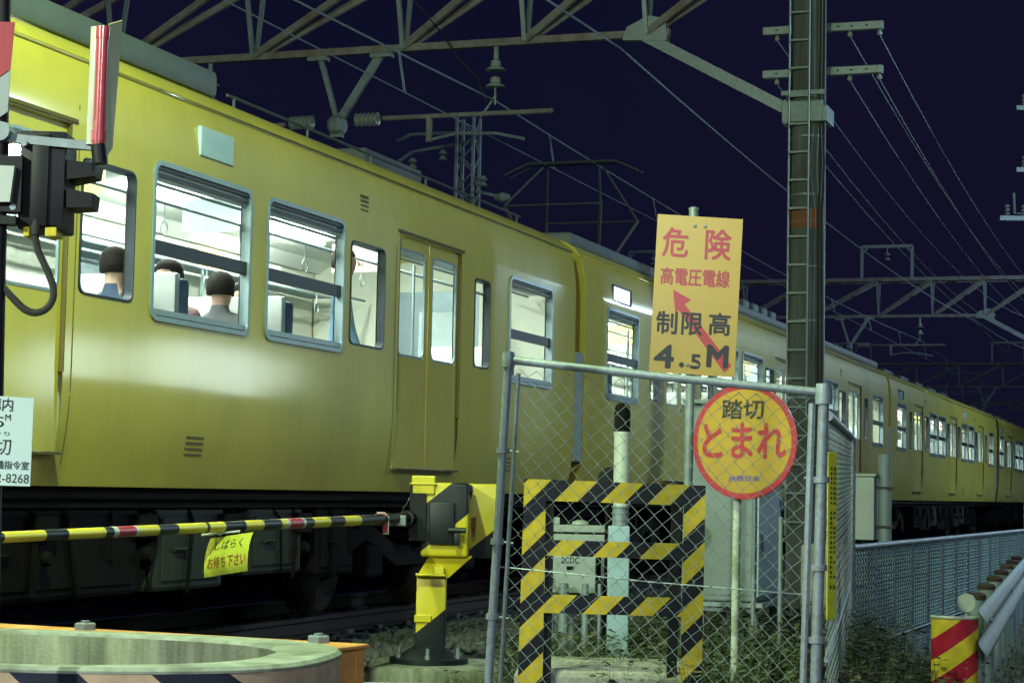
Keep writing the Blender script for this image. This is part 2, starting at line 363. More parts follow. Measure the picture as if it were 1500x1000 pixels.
# ================================================================ GROUND, ROAD, TRACK BED
def gz(d):
    if d < 0.9: return -0.20
    if d < 1.3: return -0.20 - 0.06*(d-0.9)/0.4
    if d < 3.7: return -0.26
    if d < 4.7: return -0.26 - 0.19*(d-3.7)/1.0
    return -0.45
g = MB(); ds = [-600,-120,-30,-12,-8,-4,0.9,1.1,1.3,2,2.6,3.2,3.9,4.3,4.7,5.5,8,14,30,120,600]
ss = [-600,-150,-60,-30] + [-20+2*i for i in range(31)] + [60,90,150,300,700]
for s in ss:
    for d in ds: g.v.append(tuple(T(s, d, gz(d) - 0.02)))
nd = len(ds)
for i in range(len(ss)-1):
    for j in range(nd-1): g.f.append((i*nd+j, (i+1)*nd+j, (i+1)*nd+j+1, i*nd+j+1)); g.m.append(0)
tag(g.build('ground', M['earth']), kind='structure')
r = MB()
def strip(mb, s0, s1, d0, d1, z, n=1):
    mb.add([T(s0,d0,z),T(s1,d0,z),T(s1,d1,z),T(s0,d1,z)], [(0,1,2,3)])
strip(r, -600, 600, 7.6, 14.5, -0.43)
tag(r.build('road', M['asphalt']), kind='structure')
r = MB(); strip(r, -600, 600, 5.6, 7.6, -0.425); tag(r.build('verge', M['verge']), kind='structure')
r = MB()
for k in range(10):
    r.box(-15.5+k*0.8+0.006, -15.5+(k+1)*0.8-0.006, -0.98+0.0, 0.46, -0.14, -0.012)
r = r.build('level_crossing_deck', M['asphalt'], loc=T(0,-1.45,0), rz=RZ); tag(r, kind='structure')
# flat pavement of the crossing road in front of the deck
r = MB(); r.box(-15.8, -9.4, -9.05, -2.5, -.5, 0.0)
tag(r.build('crossing_road', M['asphalt'], loc=T(0,-1.45,0), rz=RZ), kind='structure')

# rails and sleepers: the track is one structure
def rail_profile():
    return [(-0.0635,-0.153),(0.0635,-0.153),(0.0635,-0.140),(0.009,-0.120),(0.009,-0.045),(0.0325,-0.035),(0.0325,0),(-0.0325,0),(-0.0325,-0.035),(-0.009,-0.045),(-0.009,-0.120),(-0.0635,-0.140)]
for dc in (-1.45, -5.25):
    tr = thing('railway_track', T(0, dc, 0), RZ); tag(tr, kind='structure')
    for y in (-0.566, 0.566):
        b = MB(); prof = rail_profile(); n = len(prof); x0, x1 = -70, 220
        b.v = [(x0, y+p[0], p[1]) for p in prof] + [(x1, y+p[0], p[1]) for p in prof]
        for i in range(n):
            b.f.append((i, (i+1)%n, (i+1)%n+n, i+n)); b.m.append(1 if i == 6 else 0)
        b.build('rail', [M['rail_steel'], M['rail_top']], tr)
    sl = None
    for k in range(60):
        x = -16 + k*0.62
        if sl is None:
            b = MB(); b.add([(-0.12,-1.0,-0.33),(0.12,-1.0,-0.33),(0.12,1.0,-0.33),(-0.12,1.0,-0.33),(-0.085,-1.0,-0.165),(0.085,-1.0,-0.165),(0.085,1.0,-0.165),(-0.085,1.0,-0.165)],
                [(0,3,2,1),(4,5,6,7),(0,1,5,4),(1,2,6,5),(2,3,7,6),(3,0,4,7)])
            for y in (-0.566, 0.566):
                for q in (-1, 1): b.box(-0.05, 0.05, y+q*0.075-0.02, y+q*0.075+0.02, -0.166, -0.13)
            sl = b.build('sleeper', M['sleeper'], tr, loc=(x,0,0))
        else:
            c = sl.copy(); col.objects.link(c); c.location = (x,0,0)

# ballast: loose stones
def stones(name, spots, size, material):
    ico = [( .0,.0,1.),(.89,.0,.45),(.28,.85,.45),(-.72,.53,.45),(-.72,-.53,.45),(.28,-.85,.45),(.72,.53,-.45),(-.28,.85,-.45),(-.89,0,-.45),(-.28,-.85,-.45),(.72,-.53,-.45),(0,0,-1.)]
    fc = [(0,1,2),(0,2,3),(0,3,4),(0,4,5),(0,5,1),(1,6,2),(2,7,3),(3,8,4),(4,9,5),(5,10,1),(6,7,2),(7,8,3),(8,9,4),(9,10,5),(10,6,1),(11,7,6),(11,8,7),(11,9,8),(11,10,9),(11,6,10)]
    I = np.array(ico); rng = np.random.RandomState(3); V = []; Fc = []
    base = np.array(fc); N = len(spots)
    S = np.array(spots)
    for i in range(N):
        A = rng.normal(size=(3,3)); q, _ = np.linalg.qr(A)
        sc_ = size*(0.6+0.8*rng.rand())*np.array([1.0, 0.8, 0.6])
        V.append((I*(0.8+0.4*rng.rand(12,1))*sc_) @ q + S[i]); Fc.append(base + 12*i)
    V = np.concatenate(V); Fc = np.concatenate(Fc)
    me = bpy.data.meshes.new(name); me.vertices.add(len(V)); me.vertices.foreach_set('co', V.ravel())
    me.loops.add(Fc.size); me.loops.foreach_set('vertex_index', Fc.ravel().astype(np.int32))
    me.polygons.add(len(Fc)); me.polygons.foreach_set('loop_start', np.arange(0, Fc.size, 3, dtype=np.int32))
    me.update(calc_edges=True); me.materials.append(material)
    o = bpy.data.objects.new(name, me); col.objects.link(o); return o
rng = np.random.RandomState(5)
sp = []
for i in range(15000):
    s = rng.uniform(-7.9, 12) if i % 5 else rng.uniform(12, 40); d = rng.uniform(-0.9, 2.6)
    if d > 1.9 and rng.rand() < (d-1.9)/0.7: continue
    z = gz(d) + rng.uniform(-0.02, 0.03) + 0.10*math.exp(-((d-0.75)/0.45)**2)
    sp.append(tuple(T(s, d, z)))
for i in range(2500):
    s = rng.uniform(-16, -7.9); d = rng.uniform(0.5, 1.05); sp.append(tuple(T(s, d, gz(d)+rng.uniform(-.02,.03))))
o = stones('ballast', sp, 0.040, M['gravel']); tag(o, 'grey crushed stone ballast heaped beside the rails', 'ballast', kind='stuff')

# ================================================================ TRAIN
SIDE = [(1.38,1.00),(1.395,1.08),(1.412,1.18),(1.428,1.28),(1.440,1.38),(1.448,1.50),(1.45,1.62),(1.45,1.99),(1.45,2.06),(1.45,2.80),(1.45,2.88),(1.45,2.95),(1.45,3.00),(1.445,3.08),(1.435,3.18),(1.418,3.28),(1.395,3.36),(1.36,3.42),(1.31,3.47),(1.25,3.510),(1.18,3.540)]
def side_y(z):
    for (a, za), (b, zb) in zip(SIDE, SIDE[1:]):
        if za <= z <= zb: return a + (b-a)*(z-za)/(zb-za)
    return 1.45
def mirror(lst, L=20.0): return lst + [(L-b, L-a) + tuple(r) for a, b, *r in lst if abs((a+b)/2 - L/2) > 0.05]
WIN = mirror([(0.90,2.11),(5.69,6.93),(7.17,8.43)])
POCKET = mirror([(2.60,3.00),(4.92,5.57),(8.62,9.22)])
DOORX = [3.98, 10.0, 16.02]
SIGNW = [(1.12,1.83)]
WZ = (1.99, 2.93); PZ = (2.06, 2.82)

def rounded(x0, x1, z0, z1, r, n=4):
    pts = []
    for cx, cz, a0 in ((x1-r, z0+r, -90), (x1-r, z1-r, 0), (x0+r, z1-r, 90), (x0+r, z0+r, 180)):
        for k in range(n+1):
            a = R(a0 + 90*k/n); pts.append((cx + r*math.cos(a), cz + r*math.sin(a)))
    return pts
def ring_frame(mb, x0, x1, z0, z1, r, wdt, y0, y1, mi=0):
    """rounded frame, outer box grown by wdt, front at y0, back at y1"""
    a = rounded(x0, x1, z0, z1, r); b = rounded(x0-wdt, x1+wdt, z0-wdt, z1+wdt, r+wdt); n = len(a)
    base = len(mb.v)
    mb.v += [(x, y0, z) for x, z in a] + [(x, y0, z) for x, z in b] + [(x, y1, z) for x, z in a] + [(x, y1, z) for x, z in b]
    for i in range(n):
        j = (i+1) % n
        for q in ((i, j, n+j, n+i), (i, 2*n+i, 2*n+j, j), (n+i, n+j, 3*n+j, 3*n+i)):
            mb.f.append(tuple(base+k for k in q)); mb.m.append(mi)

def side_mesh(holes, x0, x1, sign):
    """curved side sheet with rounded window holes; sign -1 = camera side"""
    xs = sorted({x0, x1} | {h[0] for h in holes} | {h[1] for h in holes} | {x0 + (x1-x0)*k/10 for k in range(1,10)})
    zs = sorted({z for _, z in SIDE} | {h[2] for h in holes} | {h[3] for h in holes})
    mb = MB(); nz = len(zs)
    for x in xs:
        for z in zs: mb.v.append((x, sign*side_y(z), z))
    for i in range(len(xs)-1):
        for j in range(nz-1):
            cx = (xs[i]+xs[i+1])/2; cz = (zs[j]+zs[j+1])/2
            if any(h[0] < cx < h[1] and h[2] < cz < h[3] for h in holes): continue
            q = (i*nz+j, (i+1)*nz+j, (i+1)*nz+j+1, i*nz+j+1)
            mb.f.append(q if sign < 0 else q[::-1]); mb.m.append(0)
    for h in holes:                                   # round the corners
        if h[4] <= 0: continue
        a, b, c, d, rr = h
        for cx, cz, a0, kx, kz in ((b-rr, c+rr, -90, b, c), (b-rr, d-rr, 0, b, d), (a+rr, d-rr, 90, a, d), (a+rr, c+rr, 180, a, c)):
            arc = [(cx+rr*math.cos(R(a0+90*k/4)), cz+rr*math.sin(R(a0+90*k/4))) for k in range(5)]
            vs = [(kx, sign*side_y(kz), kz)] + [(x, sign*side_y(z), z) for x, z in arc]
            mb.add(vs, [(0, k+2, k+1) if sign < 0 else (0, k+1, k+2) for k in range(4)])
    return mb

def person(loc, rz, cloth, standing=False, label='', group=None, skin='skin', lean=0.0):
    t = thing('person', loc, rz, label, 'person', group)
    hip = 0.90 if standing else 0.46
    V = {'pel': (0,0,hip), 'sp': (0,0.0+lean*0.3,hip+0.22), 'ch': (0,lean*0.7,hip+0.42), 'nk': (0,lean,hip+0.56), 'hd0': (0,lean-0.015,hip+0.645), 'hd': (0,lean-0.03,hip+0.72), 'hd1': (0,lean-0.02,hip+0.80)}
    Rr = {'pel': (.155,.115), 'sp': (.135,.10), 'ch': (.165,.11), 'nk': (.052,.052), 'hd0': (.070,.080), 'hd': (.080,.098), 'hd1': (.062,.078)}
    E = [('pel','sp'),('sp','ch'),('ch','nk'),('nk','hd0'),('hd0','hd'),('hd','hd1')]
    for q, sx in (('l',-1),('r',1)):
        V['sh'+q] = (sx*.19, lean*.75, hip+.47); Rr['sh'+q] = (.062,.062)
        V['el'+q] = (sx*.23, -.06+lean*.5, hip+.20); Rr['el'+q] = (.045,.045)
        if standing: V['ha'+q] = (sx*.22, -.14, hip+0.0)
        else: V['ha'+q] = (sx*.10, -.30, hip+.13)
        Rr['ha'+q] = (.034,.034)
        V['hp'+q] = (sx*.10, 0, hip-.03); Rr['hp'+q] = (.095,.095)
        if standing:
            V['kn'+q] = (sx*.11, -.02, .48); V['an'+q] = (sx*.11, .02, .09); V['to'+q] = (sx*.12, -.14, .04)
        else:
            V['kn'+q] = (sx*.12, -.43, .48); V['an'+q] = (sx*.12, -.42, .09); V['to'+q] = (sx*.13, -.57, .04)
        Rr['kn'+q] = (.062,.062); Rr['an'+q] = (.042,.042); Rr['to'+q] = (.035,.035)
        E += [('ch','sh'+q),('sh'+q,'el'+q),('el'+q,'ha'+q),('pel','hp'+q),('hp'+q,'kn'+q),('kn'+q,'an'+q),('an'+q,'to'+q)]
    keys = list(V); me = bpy.data.meshes.new('body')
    me.from_pydata([V[k] for k in keys], [(keys.index(a), keys.index(b)) for a, b in E], [])
    o = bpy.data.objects.new('tmp', me); col.objects.link(o)
    sk = o.modifiers.new('s', 'SKIN'); sub = o.modifiers.new('u', 'SUBSURF'); sub.levels = 1
    for i, k in enumerate(keys):
        me.skin_vertices[0].data[i].radius = Rr[k]; me.skin_vertices[0].data[i].use_root = (k == 'pel')
    bpy.context.view_layer.update()
    m2 = bpy.data.meshes.new_from_object(o.evaluated_get(bpy.context.evaluated_depsgraph_get())); bpy.data.objects.remove(o)
    m2.name = 'body'; m2.materials.clear(); m2.materials.append(cloth); m2.materials.append(M[skin]); m2.materials.append(M['under'])
    for p in m2.polygons:
        c = p.center
        hand = (c.z < hip+.16 and c.y < -.2 and not standing and c.z > hip+.06) or (standing and abs(c.x) > .19 and c.z < hip+.04 and c.z > hip-.1)
        p.material_index = 1 if (c.z > hip+.575 or hand) else (2 if c.z < hip+.0 or (not standing and c.z < hip+.07 and c.y < -.1) else 0)
    m2.shade_smooth()
    b = bpy.data.objects.new('body', m2); col.objects.link(b); b.parent = t
    fc = MB(); fy = lean-0.125; hz = hip+.715                # nose, eyes, mouth
    fc.add([(0,fy-.028,hz-.02),(-.013,fy+.004,hz-.025),(.013,fy+.004,hz-.025),(0,fy+.004,hz+.02)], [(0,1,3),(0,3,2),(0,2,1)], 0)
    for sx in (-1,1): fc.lathe([(0.001,-.006),(.008,0),(.001,.006)], 8, (sx*.030, fy+.006, hz+.012), 'y', 1)
    fc.box(-.02,.02,fy+.002,fy+.012,hz-.052,hz-.045,2)
    fc.build('face', [M['skin'], M['hair'], M['red_brown']], t)
    h = MB()
    for i in range(7):                                        # hair cap
        a = R(90*i/6) * 1.0
    prof = [(0.094,-0.05),(0.101,0.0),(0.098,0.045),(0.078,0.085),(0.045,0.108),(0.01,0.116)]
    h.lathe(prof, 16, (0, lean-0.005, hip+.725)); h.v = [(x, y + (0.012 if z < hip+.77 and y < lean-.05 else 0) + (.04 if (y < lean-.05 and z < hip+.74) else 0), z) for x, y, z in h.v]
    h.build('hair', M['hair'], t, smooth=True)
    return t

def make_car(detail=2):
    t = thing('train_car', (0,0,0), RZ)
    holes = []
    for a, b in WIN: holes.append((a, b, WZ[0], WZ[1], 0.06))
    for a, b in POCKET: holes.append((a, b, PZ[0], PZ[1], 0.05))
    for c in DOORX: holes.append((c-.66, c+.66, 1.18, 2.98, 0.0))
    for a, b in SIGNW: holes.append((a, b, 3.02, 3.19, 0.0))
    x0, x1 = 0.16, 19.84
    for sign in (-1, 1):
        hs = holes if sign < 0 else [h for h in holes if h[2] < 2.99]
        side_mesh(hs, x0, x1, sign).build('body_side', M['yellow_body'], t, smooth=True)
    # roof
    mb = MB(); prof = [(-1.18,3.54),(-1.0,3.578),(-.8,3.61),(-.4,3.645),(0,3.655),(.4,3.645),(.8,3.61),(1.0,3.578),(1.18,3.54)]
    mb.v = [(x0, y, z) for y, z in prof] + [(x1, y, z) for y, z in prof]; n = len(prof)
    for i in range(n-1): mb.f.append((i, i+n, i+1+n, i+1)); mb.m.append(0)
    mb.build('roof', M['dark_roof'], t, smooth=True)
    # rain gutter
    mb = MB(); mb.tube([(x0, -1.392, 3.375), (x1, -1.392, 3.375)], .013, 12); mb.build('rain_gutter', M['gutter'], t, smooth=True)
    # end walls
    full = [(y, z) for y, z in SIDE]
    for x, sg in ((x0, 1), (x1, -1)):
        mb = MB(); poly = [(-y, z) for y, z in SIDE] + [(-.8,3.61),(0,3.655),(.8,3.61)] + [(y, z) for y, z in reversed(SIDE)]
        mb.add([(x, y, z) for y, z in poly], [tuple(range(len(poly)))]); mb.build('end_wall', M['yellow_body'], t)
    mb = MB()
    for k in range(3): mb.box(-0.14+k*0.1, -0.06+k*0.1, -.52, .52, 1.12, 3.25)
    mb.box(-0.155, 0.158, -.50, .50, 1.14, 3.23)
    mb.build('gangway', M['gangway'], t)
    mb = MB()
    for q in (-1, 1): mb.bbox(-0.13, 0.13, q*1.42-0.03, q*1.42+0.03, 1.32, 2.40, 0.02)
    mb.build('fall_guard', M['cab_light'], t)
    # windows
    for k, (a, b) in enumerate(WIN):
        mb = MB(); ring_frame(mb, a+.022, b-.022, WZ[0]+.022, WZ[1]-.022, .05, .030, -1.463, -1.40)
        mb.box(a+.03, b-.03, -1.455, -1.41, 2.885, 2.90, 1); mb.box(a+.03, b-.03, -1.45, -1.41, 2.845, 2.865, 1)
        mb.box(a+.03, b-.03, -1.452, -1.41, 2.02, 2.055, 0)
        wo = mb.build('window', [M['alu'], M['navy_bar']], t)
        mb = MB(); mb.box(a+.02, b-.02, -1.445, -1.405, 2.385, 2.465, 0)
        mb.build('middle_bar', [M['navy_bar'], M['alu']], wo)
        mb = MB(); mb.add([(a+.02,-1.426,WZ[0]+.02),(b-.02,-1.426,WZ[0]+.02),(b-.02,-1.426,WZ[1]-.02),(a+.02,-1.426,WZ[1]-.02)],[(0,1,2,3)]); mb.build('pane', M['glass'], wo)
    for a, b in POCKET:
        mb = MB(); ring_frame(mb, a+.02, b-.02, PZ[0]+.012, PZ[1]-.012, .05, .012, -1.456, -1.40)
        wo = mb.build('pocket_window', M['navy_bar'], t)
        mb = MB(); mb.add([(a+.015,-1.423,PZ[0]+.01),(b-.015,-1.423,PZ[0]+.01),(b-.015,-1.423,PZ[1]-.01),(a+.015,-1.423,PZ[1]-.01)],[(0,1,2,3)]); mb.build('pane', M['glass'], wo)
    for c in DOORX:
        for q in (-1, 1):
            a, b = (c-.655, c-.006) if q < 0 else (c+.006, c+.655)
            wa, wb = (c-.62+.0, c-.075) if q < 0 else (c+.075, c+.62)
            mb = MB(); yy = 1.425
            xs = [a, wa, wb, b]; zs = [1.185, 2.05, 2.88, 2.975]
            for i in range(3):
                for j in range(3):
                    if i == 1 and j == 1: continue
                    mb.box(xs[i], xs[i+1], -yy, -yy+.016, zs[j], zs[j+1])
            ring_frame(mb, wa+.012, wb-.012, 2.062, 2.868, .06, .018, -yy-.003, -yy+.014, 1)
            d = mb.build('door', [M['yellow_body'], M['alu']], t)
            mb = MB(); mb.add([(wa,-yy+.014,2.05),(wb,-yy+.014,2.05),(wb,-yy+.014,2.88),(wa,-yy+.014,2.88)],[(0,1,2,3)]); mb.build('pane', M['glass'], d)
        mb = MB(); mb.box(c-.72, c+.72, -1.458, -1.44, 2.99, 3.012, 0)
        for xx in (c-.665, c+.66): mb.box(xx, xx+.008, -1.4525, -1.40, 1.62, 2.99, 0)
        mb.box(c-.66, c+.66, -1.46, -1.42, 1.168, 1.182, 0)
        # pocket panel seam following the lower curve
        xs_ = c+.74 if c < 12 else c-.74
        for z0, z1 in zip([1.12,1.2,1.3,1.42,1.6,2.0,2.4,2.8], [1.2,1.3,1.42,1.6,2.0,2.4,2.8,3.1]):
            ya, yb = side_y(z0)+.002, side_y(z1)+.002
            mb.add([(xs_,-ya,z0),(xs_+.009,-ya,z0),(xs_+.009,-yb,z1),(xs_,-yb,z1)], [(0,1,2,3)], 0)
        mb.build('door_seam', M['body_seam'], t)
    for a, b in SIGNW:
        mb = MB(); ring_frame(mb, a+.02, b-.02, 3.03, 3.18, .012, .018, -1.452, -1.40)
        s_ = mb.build('sign_window', M['navy_bar'], t)
        mb = MB(); mb.box(a+.01, b-.01, -1.432, -1.42, 3.025, 3.188); mb.build('sign_glass', M['sign_dim'], s_)
    mb = MB(); mb.bbox(12.12, 12.56, -1.458, -1.43, 3.05, 3.235, .006); mb.build('side_sign', M['sign_dim'], t)
    mb = MB()
    for xx in (5.3, 12.1, 17.9):
        for k in range(4): mb.box(xx, xx+.22, -side_y(1.2+.035*k)-.004, -side_y(1.2+.035*k)+.01, 1.2+.035*k, 1.212+.035*k)
    for xx in (5.0, 14.6):
        for k in range(5): mb.box(xx, xx+.14, -1.447, -1.42, 3.02+.035*k, 3.035+.035*k)
    mb.build('louvre', M['body_seam'], t)
    # interior
    ins = MB()
    hs = [h for h in holes if h[2] < 2.99]
    iw = side_mesh([(a, b, c, d, 0) for a, b, c, d, _ in hs], x0+.02, x1-.02, 1)
    iw.v = [(x, (abs(y)-.07), z) for x, y, z in iw.v if True]
    iw.build('far_inner_wall', M['inner_wall'], t)
    nw = side_mesh([(a, b, c, d, 0) for a, b, c, d, _ in hs], x0+.02, x1-.02, -1)
    nw.v = [(x, -(abs(y)-.07), z) for x, y, z in nw.v]
    nw.build('near_inner_wall', M['inner_wall'], t)
    fw = MB()
    for a, b in WIN: fw.add([(a,1.39,WZ[0]),(b,1.39,WZ[0]),(b,1.39,WZ[1]),(a,1.39,WZ[1])],[(0,1,2,3)]); fw.box(a, b, 1.36, 1.40, 2.40, 2.44, 1)
    for a, b in POCKET: fw.add([(a,1.39,PZ[0]),(b,1.39,PZ[0]),(b,1.39,PZ[1]),(a,1.39,PZ[1])],[(0,1,2,3)])
    for c in DOORX: fw.box(c-.66, c+.66, 1.38, 1.42, 1.18, 2.98, 1)
    fw.build('far_window', [M['haze_sheet'], M['alu']], t)
    mb = MB(); mb.box(x0+.02, x1-.02, -1.36, 1.36, 1.14, 1.18); mb.build('floor', M['inner_floor'], t)
    mb = MB(); pr = [(-1.32,3.20),(-1.15,3.30),(-.8,3.36),(0,3.39),(.8,3.36),(1.15,3.30),(1.32,3.20)]
    mb.v = [(x0+.02, y, z) for y, z in pr] + [(x1-.02, y, z) for y, z in pr]
    for i in range(6): mb.f.append((i, i+1, i+8, i+7)); mb.m.append(0)
    mb.build('ceiling', M['inner_ceiling'], t)
    for xx in (x0+.03, x1-.03):
        mb = MB(); mb.box(xx, xx+.01, -1.36, -.45, 1.18, 3.3); mb.box(xx, xx+.01, .45, 1.36, 1.18, 3.3); mb.box(xx, xx+.01, -.45, .45, 3.0, 3.3); mb.build('end_partition', M['inner_wall'], t)
        mb = MB(); mb.box(xx+.002, xx+.008, -.449, -.20, 1.18, 2.999); mb.box(xx+.002, xx+.008, .20, .449, 1.18, 2.999); mb.box(xx+.002, xx+.008, -.2, .2, 1.18, 1.9); mb.box(xx+.002, xx+.008, -.2, .2, 2.8, 2.999); mb.build('end_door', M['alu'], t)
        mb = MB(); mb.add([(xx+.005,-.2,1.9),(xx+.005,.2,1.9),(xx+.005,.2,2.8),(xx+.005,-.2,2.8)],[(0,1,2,3)]); mb.build('end_door_pane', M['poster_blue'], t)
    for xx in [1.0 + 2.3*k for k in range(8)]:
        for y in (-.62, .62):
            mb = MB(); mb.bbox(xx, xx+1.25, y-.045, y+.045, 3.305, 3.34, .01); mb.build('ceiling_lamp', M['tube'], t)
    # racks, rails, posters
    mb = MB()
    for q in (-1, 1):
        mb.tube([(x0+.2, q*1.02, 2.92), (x1-.2, q*1.02, 2.92)], .012, 6); mb.tube([(x0+.2, q*.72, 2.90), (x1-.2, q*.72, 2.90)], .014, 6)
        mb.box(x0+.2, x1-.2, q*1.34, q*1.05, 2.93, 2.94)
    mb.build('luggage_rack', M['alu'], t)
    k = 0
    for xx in [1.2, 2.5, 5.2, 6.3, 7.4, 8.3, 11.7, 12.6, 13.4, 14.3, 17.2, 18.4]:
        mb = MB(); mb.box(xx, xx+.50, 1.30, 1.305, 2.97, 3.18)
        mb.build('poster', M[('poster_pink','poster_blue','poster_yellow','inner_ceiling')[k % 4]], t); k += 1
    for xx in [2.2, 6.5, 8.8, 11.5, 13.0, 15.0, 17.8]:
        mb = MB(); mb.box(xx, xx+.006, -.25, .25, 2.98, 3.24); mb.build('hanging_poster', M[('poster_pink','poster_yellow','poster_blue')[k % 3]], t); k += 1
    st = MB()
    for xx in [0.9+1.1*k for k in range(17)]:
        for y in (-.72, .72):
            st.tube([(xx, y, 2.90), (xx, y, 2.78)], .005, 4); st.tube([(xx+.05*math.cos(a), y, 2.73+.05*math.sin(a)) for a in [i*math.pi/4 for i in range(9)]], .004, 4, cap=False)
    st.build('hand_strap', M['cab_light'], t)['kind'] = 'stuff'
    for c in DOORX:
        for q in (-.72, .72):
            mb = MB()
            for y in (-1.0, 1.0): mb.tube([(c+q, y, 1.18), (c+q, y, 2.9)], .014, 6)
            mb.build('grab_pole', M['alu'], t)
    for xx in [1.55, 6.25, 7.75, 12.25, 13.75, 18.4]:
        for q in (-1, 1):
            mb = MB(); mb.bbox(xx-.05, xx+.05, q*.42, q*1.32, 1.55, 2.30, .03); mb.bbox(xx-.48, xx+.48, q*.42, q*1.32, 1.50, 1.62, .03)
            mb.bbox(xx-.11, xx-.04, q*.46, q*1.30, 2.05, 2.33, .02, 1)
            mb.build('seat', [M['seat'], M['white']], t, smooth=30)
    # underframe
    mb = MB(); mb.box(x0, x1, -1.33, -1.20, .93, .995, 0); mb.box(x0, x1, 1.2, 1.33, .93, .995, 0); mb.box(x0+.1, x1-.1, -1.19, 1.19, .90, 1.12, 0)
    mb.tube([(x0+.5, -1.25, .90), (x1-.5, -1.25, .90)], .025, 6, 1); mb.tube([(x0+.5, -1.16, .86), (x1-.5, -1.16, .86)], .02, 6, 0)
    mb.build('underframe', [M['under'], M['under_gray']], t)
    for (a, b, z0, z1, mm) in [(4.9,5.9,.40,.88,'under'),(6.0,7.5,.34,.88,'under'),(7.6,8.6,.42,.88,'under_gray'),(8.75,10.0,.32,.88,'under'),(10.15,11.9,.36,.88,'under'),(12.1,13.0,.36,.88,'under_gray'),(13.34,14.19,.42,.88,'under_gray'),(14.4,15.1,.38,.88,'under')]:
        mb = MB(); mb.bbox(a, b, -1.24, -.55, z0, z1, .03); 
        for xx in (a+.12, b-.16): mb.box(xx, xx+.04, -1.1, -1.0, z1-.01, .92)
        mb.bbox(a+.08, b-.08, -1.252, -1.235, z0+.06, z1-.06, .01); mb.tube([(a+.2,-1.27,(z0+z1)/2),(a+.34,-1.27,(z0+z1)/2)], .012, 6)
        mb.build('equipment_box', M[mm], t)
    rr = random.Random(4)
    for k in range(22):
        xx = 4.6 + k*.5 + rr.uniform(-.15,.15); z1 = rr.uniform(.35,.6); mb = MB()
        mb.tube([(xx,-1.20,.92),(xx+rr.uniform(-.1,.1),-1.27,.8),(xx+rr.uniform(-.1,.25),-1.27,z1),(xx+.2,-1.1,z1-.05)], rr.choice((.010,.014,.02)), 6); mb.build('brake_pipe', M['under'], t, smooth=40)
    for k in range(9):
        xx = 5.2 + k*1.1; mb = MB(); mb.bbox(xx, xx+.22, -1.30, -1.24, .70, .84, .01); mb.lathe([(.03,-1.33),(.045,-1.31),(.045,-1.29)], 10, (xx+.1,0,.6), 'y'); mb.build('valve_box', M['under'], t)
    for bc in (3.1, 16.9):
        mb = MB()
        for q in (-1, 1):
            for xx in (-.28, .28):
                hx = [(bc+xx+.07*math.cos(a*.9), q*.98+.07*math.sin(a*.9), .56+.018*a) for a in range(18)]; mb.tube(hx, .014, 5)
            mb.add([(bc-1.5,q*.92,.50),(bc-1.1,q*.92,.62),(bc-.5,q*.92,.40),(bc+.5,q*.92,.40),(bc+1.1,q*.92,.62),(bc+1.5,q*.92,.50),(bc+1.5,q*.92,.66),(bc+1.1,q*.92,.76),(bc+.5,q*.92,.56),(bc-.5,q*.92,.56),(bc-1.1,q*.92,.76),(bc-1.5,q*.92,.66),
                (bc-1.5,q*1.04,.50),(bc-1.1,q*1.04,.62),(bc-.5,q*1.04,.40),(bc+.5,q*1.04,.40),(bc+1.1,q*1.04,.62),(bc+1.5,q*1.04,.50),(bc+1.5,q*1.04,.66),(bc+1.1,q*1.04,.76),(bc+.5,q*1.04,.56),(bc-.5,q*1.04,.56),(bc-1.1,q*1.04,.76),(bc-1.5,q*1.04,.66)],
                [(0,1,10,11),(1,2,9,10),(2,3,8,9),(3,4,7,8),(4,5,6,7),(23,22,13,12),(22,21,14,13),(21,20,15,14),(20,19,16,15),(19,18,17,16)] + [(i, (i+1)%12, (i+1)%12+12, i+12) for i in range(12)])
            mb.lathe([(.17,.56),(.20,.60),(.20,.84),(.17,.88)], 14, (bc, q*.98, 0))
            for xx in (-1.05, 1.05): mb.bbox(bc+xx-.16, bc+xx+.16, q*.93, q*1.10, .32, .58, .03)
        mb.box(bc-.2, bc+.2, -.9, .9, .45, .7)
        bg_ = mb.build('bogie', M['under'], t)
        for xx in (-1.05, 1.05):
            mb = MB()
            for q in (-1, 1): mb.lathe([(.12,-.07),(.36,-.06),(.40,-.04),(.43,.0),(.43,.05),(.45,.06),(.45,.085),(.12,.085)], 28, (bc+xx, q*.566, .43+.0), 'y')
            mb.tube([(bc+xx, -.95, .43), (bc+xx, .95, .43)], .07, 10)
            mb.build('wheelset', M['rail_steel'], bg_, smooth=35)
    return t

cars = []
def car_things(k, t): pass
ends = [(-20, 'near'), (0, ''), (20, ''), (40, ''), (60, '')]
proto = make_car()
labels = ['yellow train car filling the left half of the picture behind the barrier pole',
          'yellow train car passing behind the danger signs with the raised pantograph on its roof',
          'third yellow train car with lit windows right of the ladder pole',
          'fourth yellow train car at the far right edge over the long mesh fence',
          'last yellow train car farthest down the line']
for k, (s0, _) in enumerate(ends):
    c = proto if k == 0 else dup(proto)
    c.location = T(s0, -1.45, 0)
    tag(c, labels[k], 'train car', 'cars of the yellow train'); cars.append(c)
# lit destination box on the second car only
for ch in cars[1].children:
    if ch.name.startswith('sign_window'):
        for g2 in ch.children:
            g2.data = g2.data.copy(); g2.data.materials.clear(); g2.data.materials.append(M['sign_lit'])
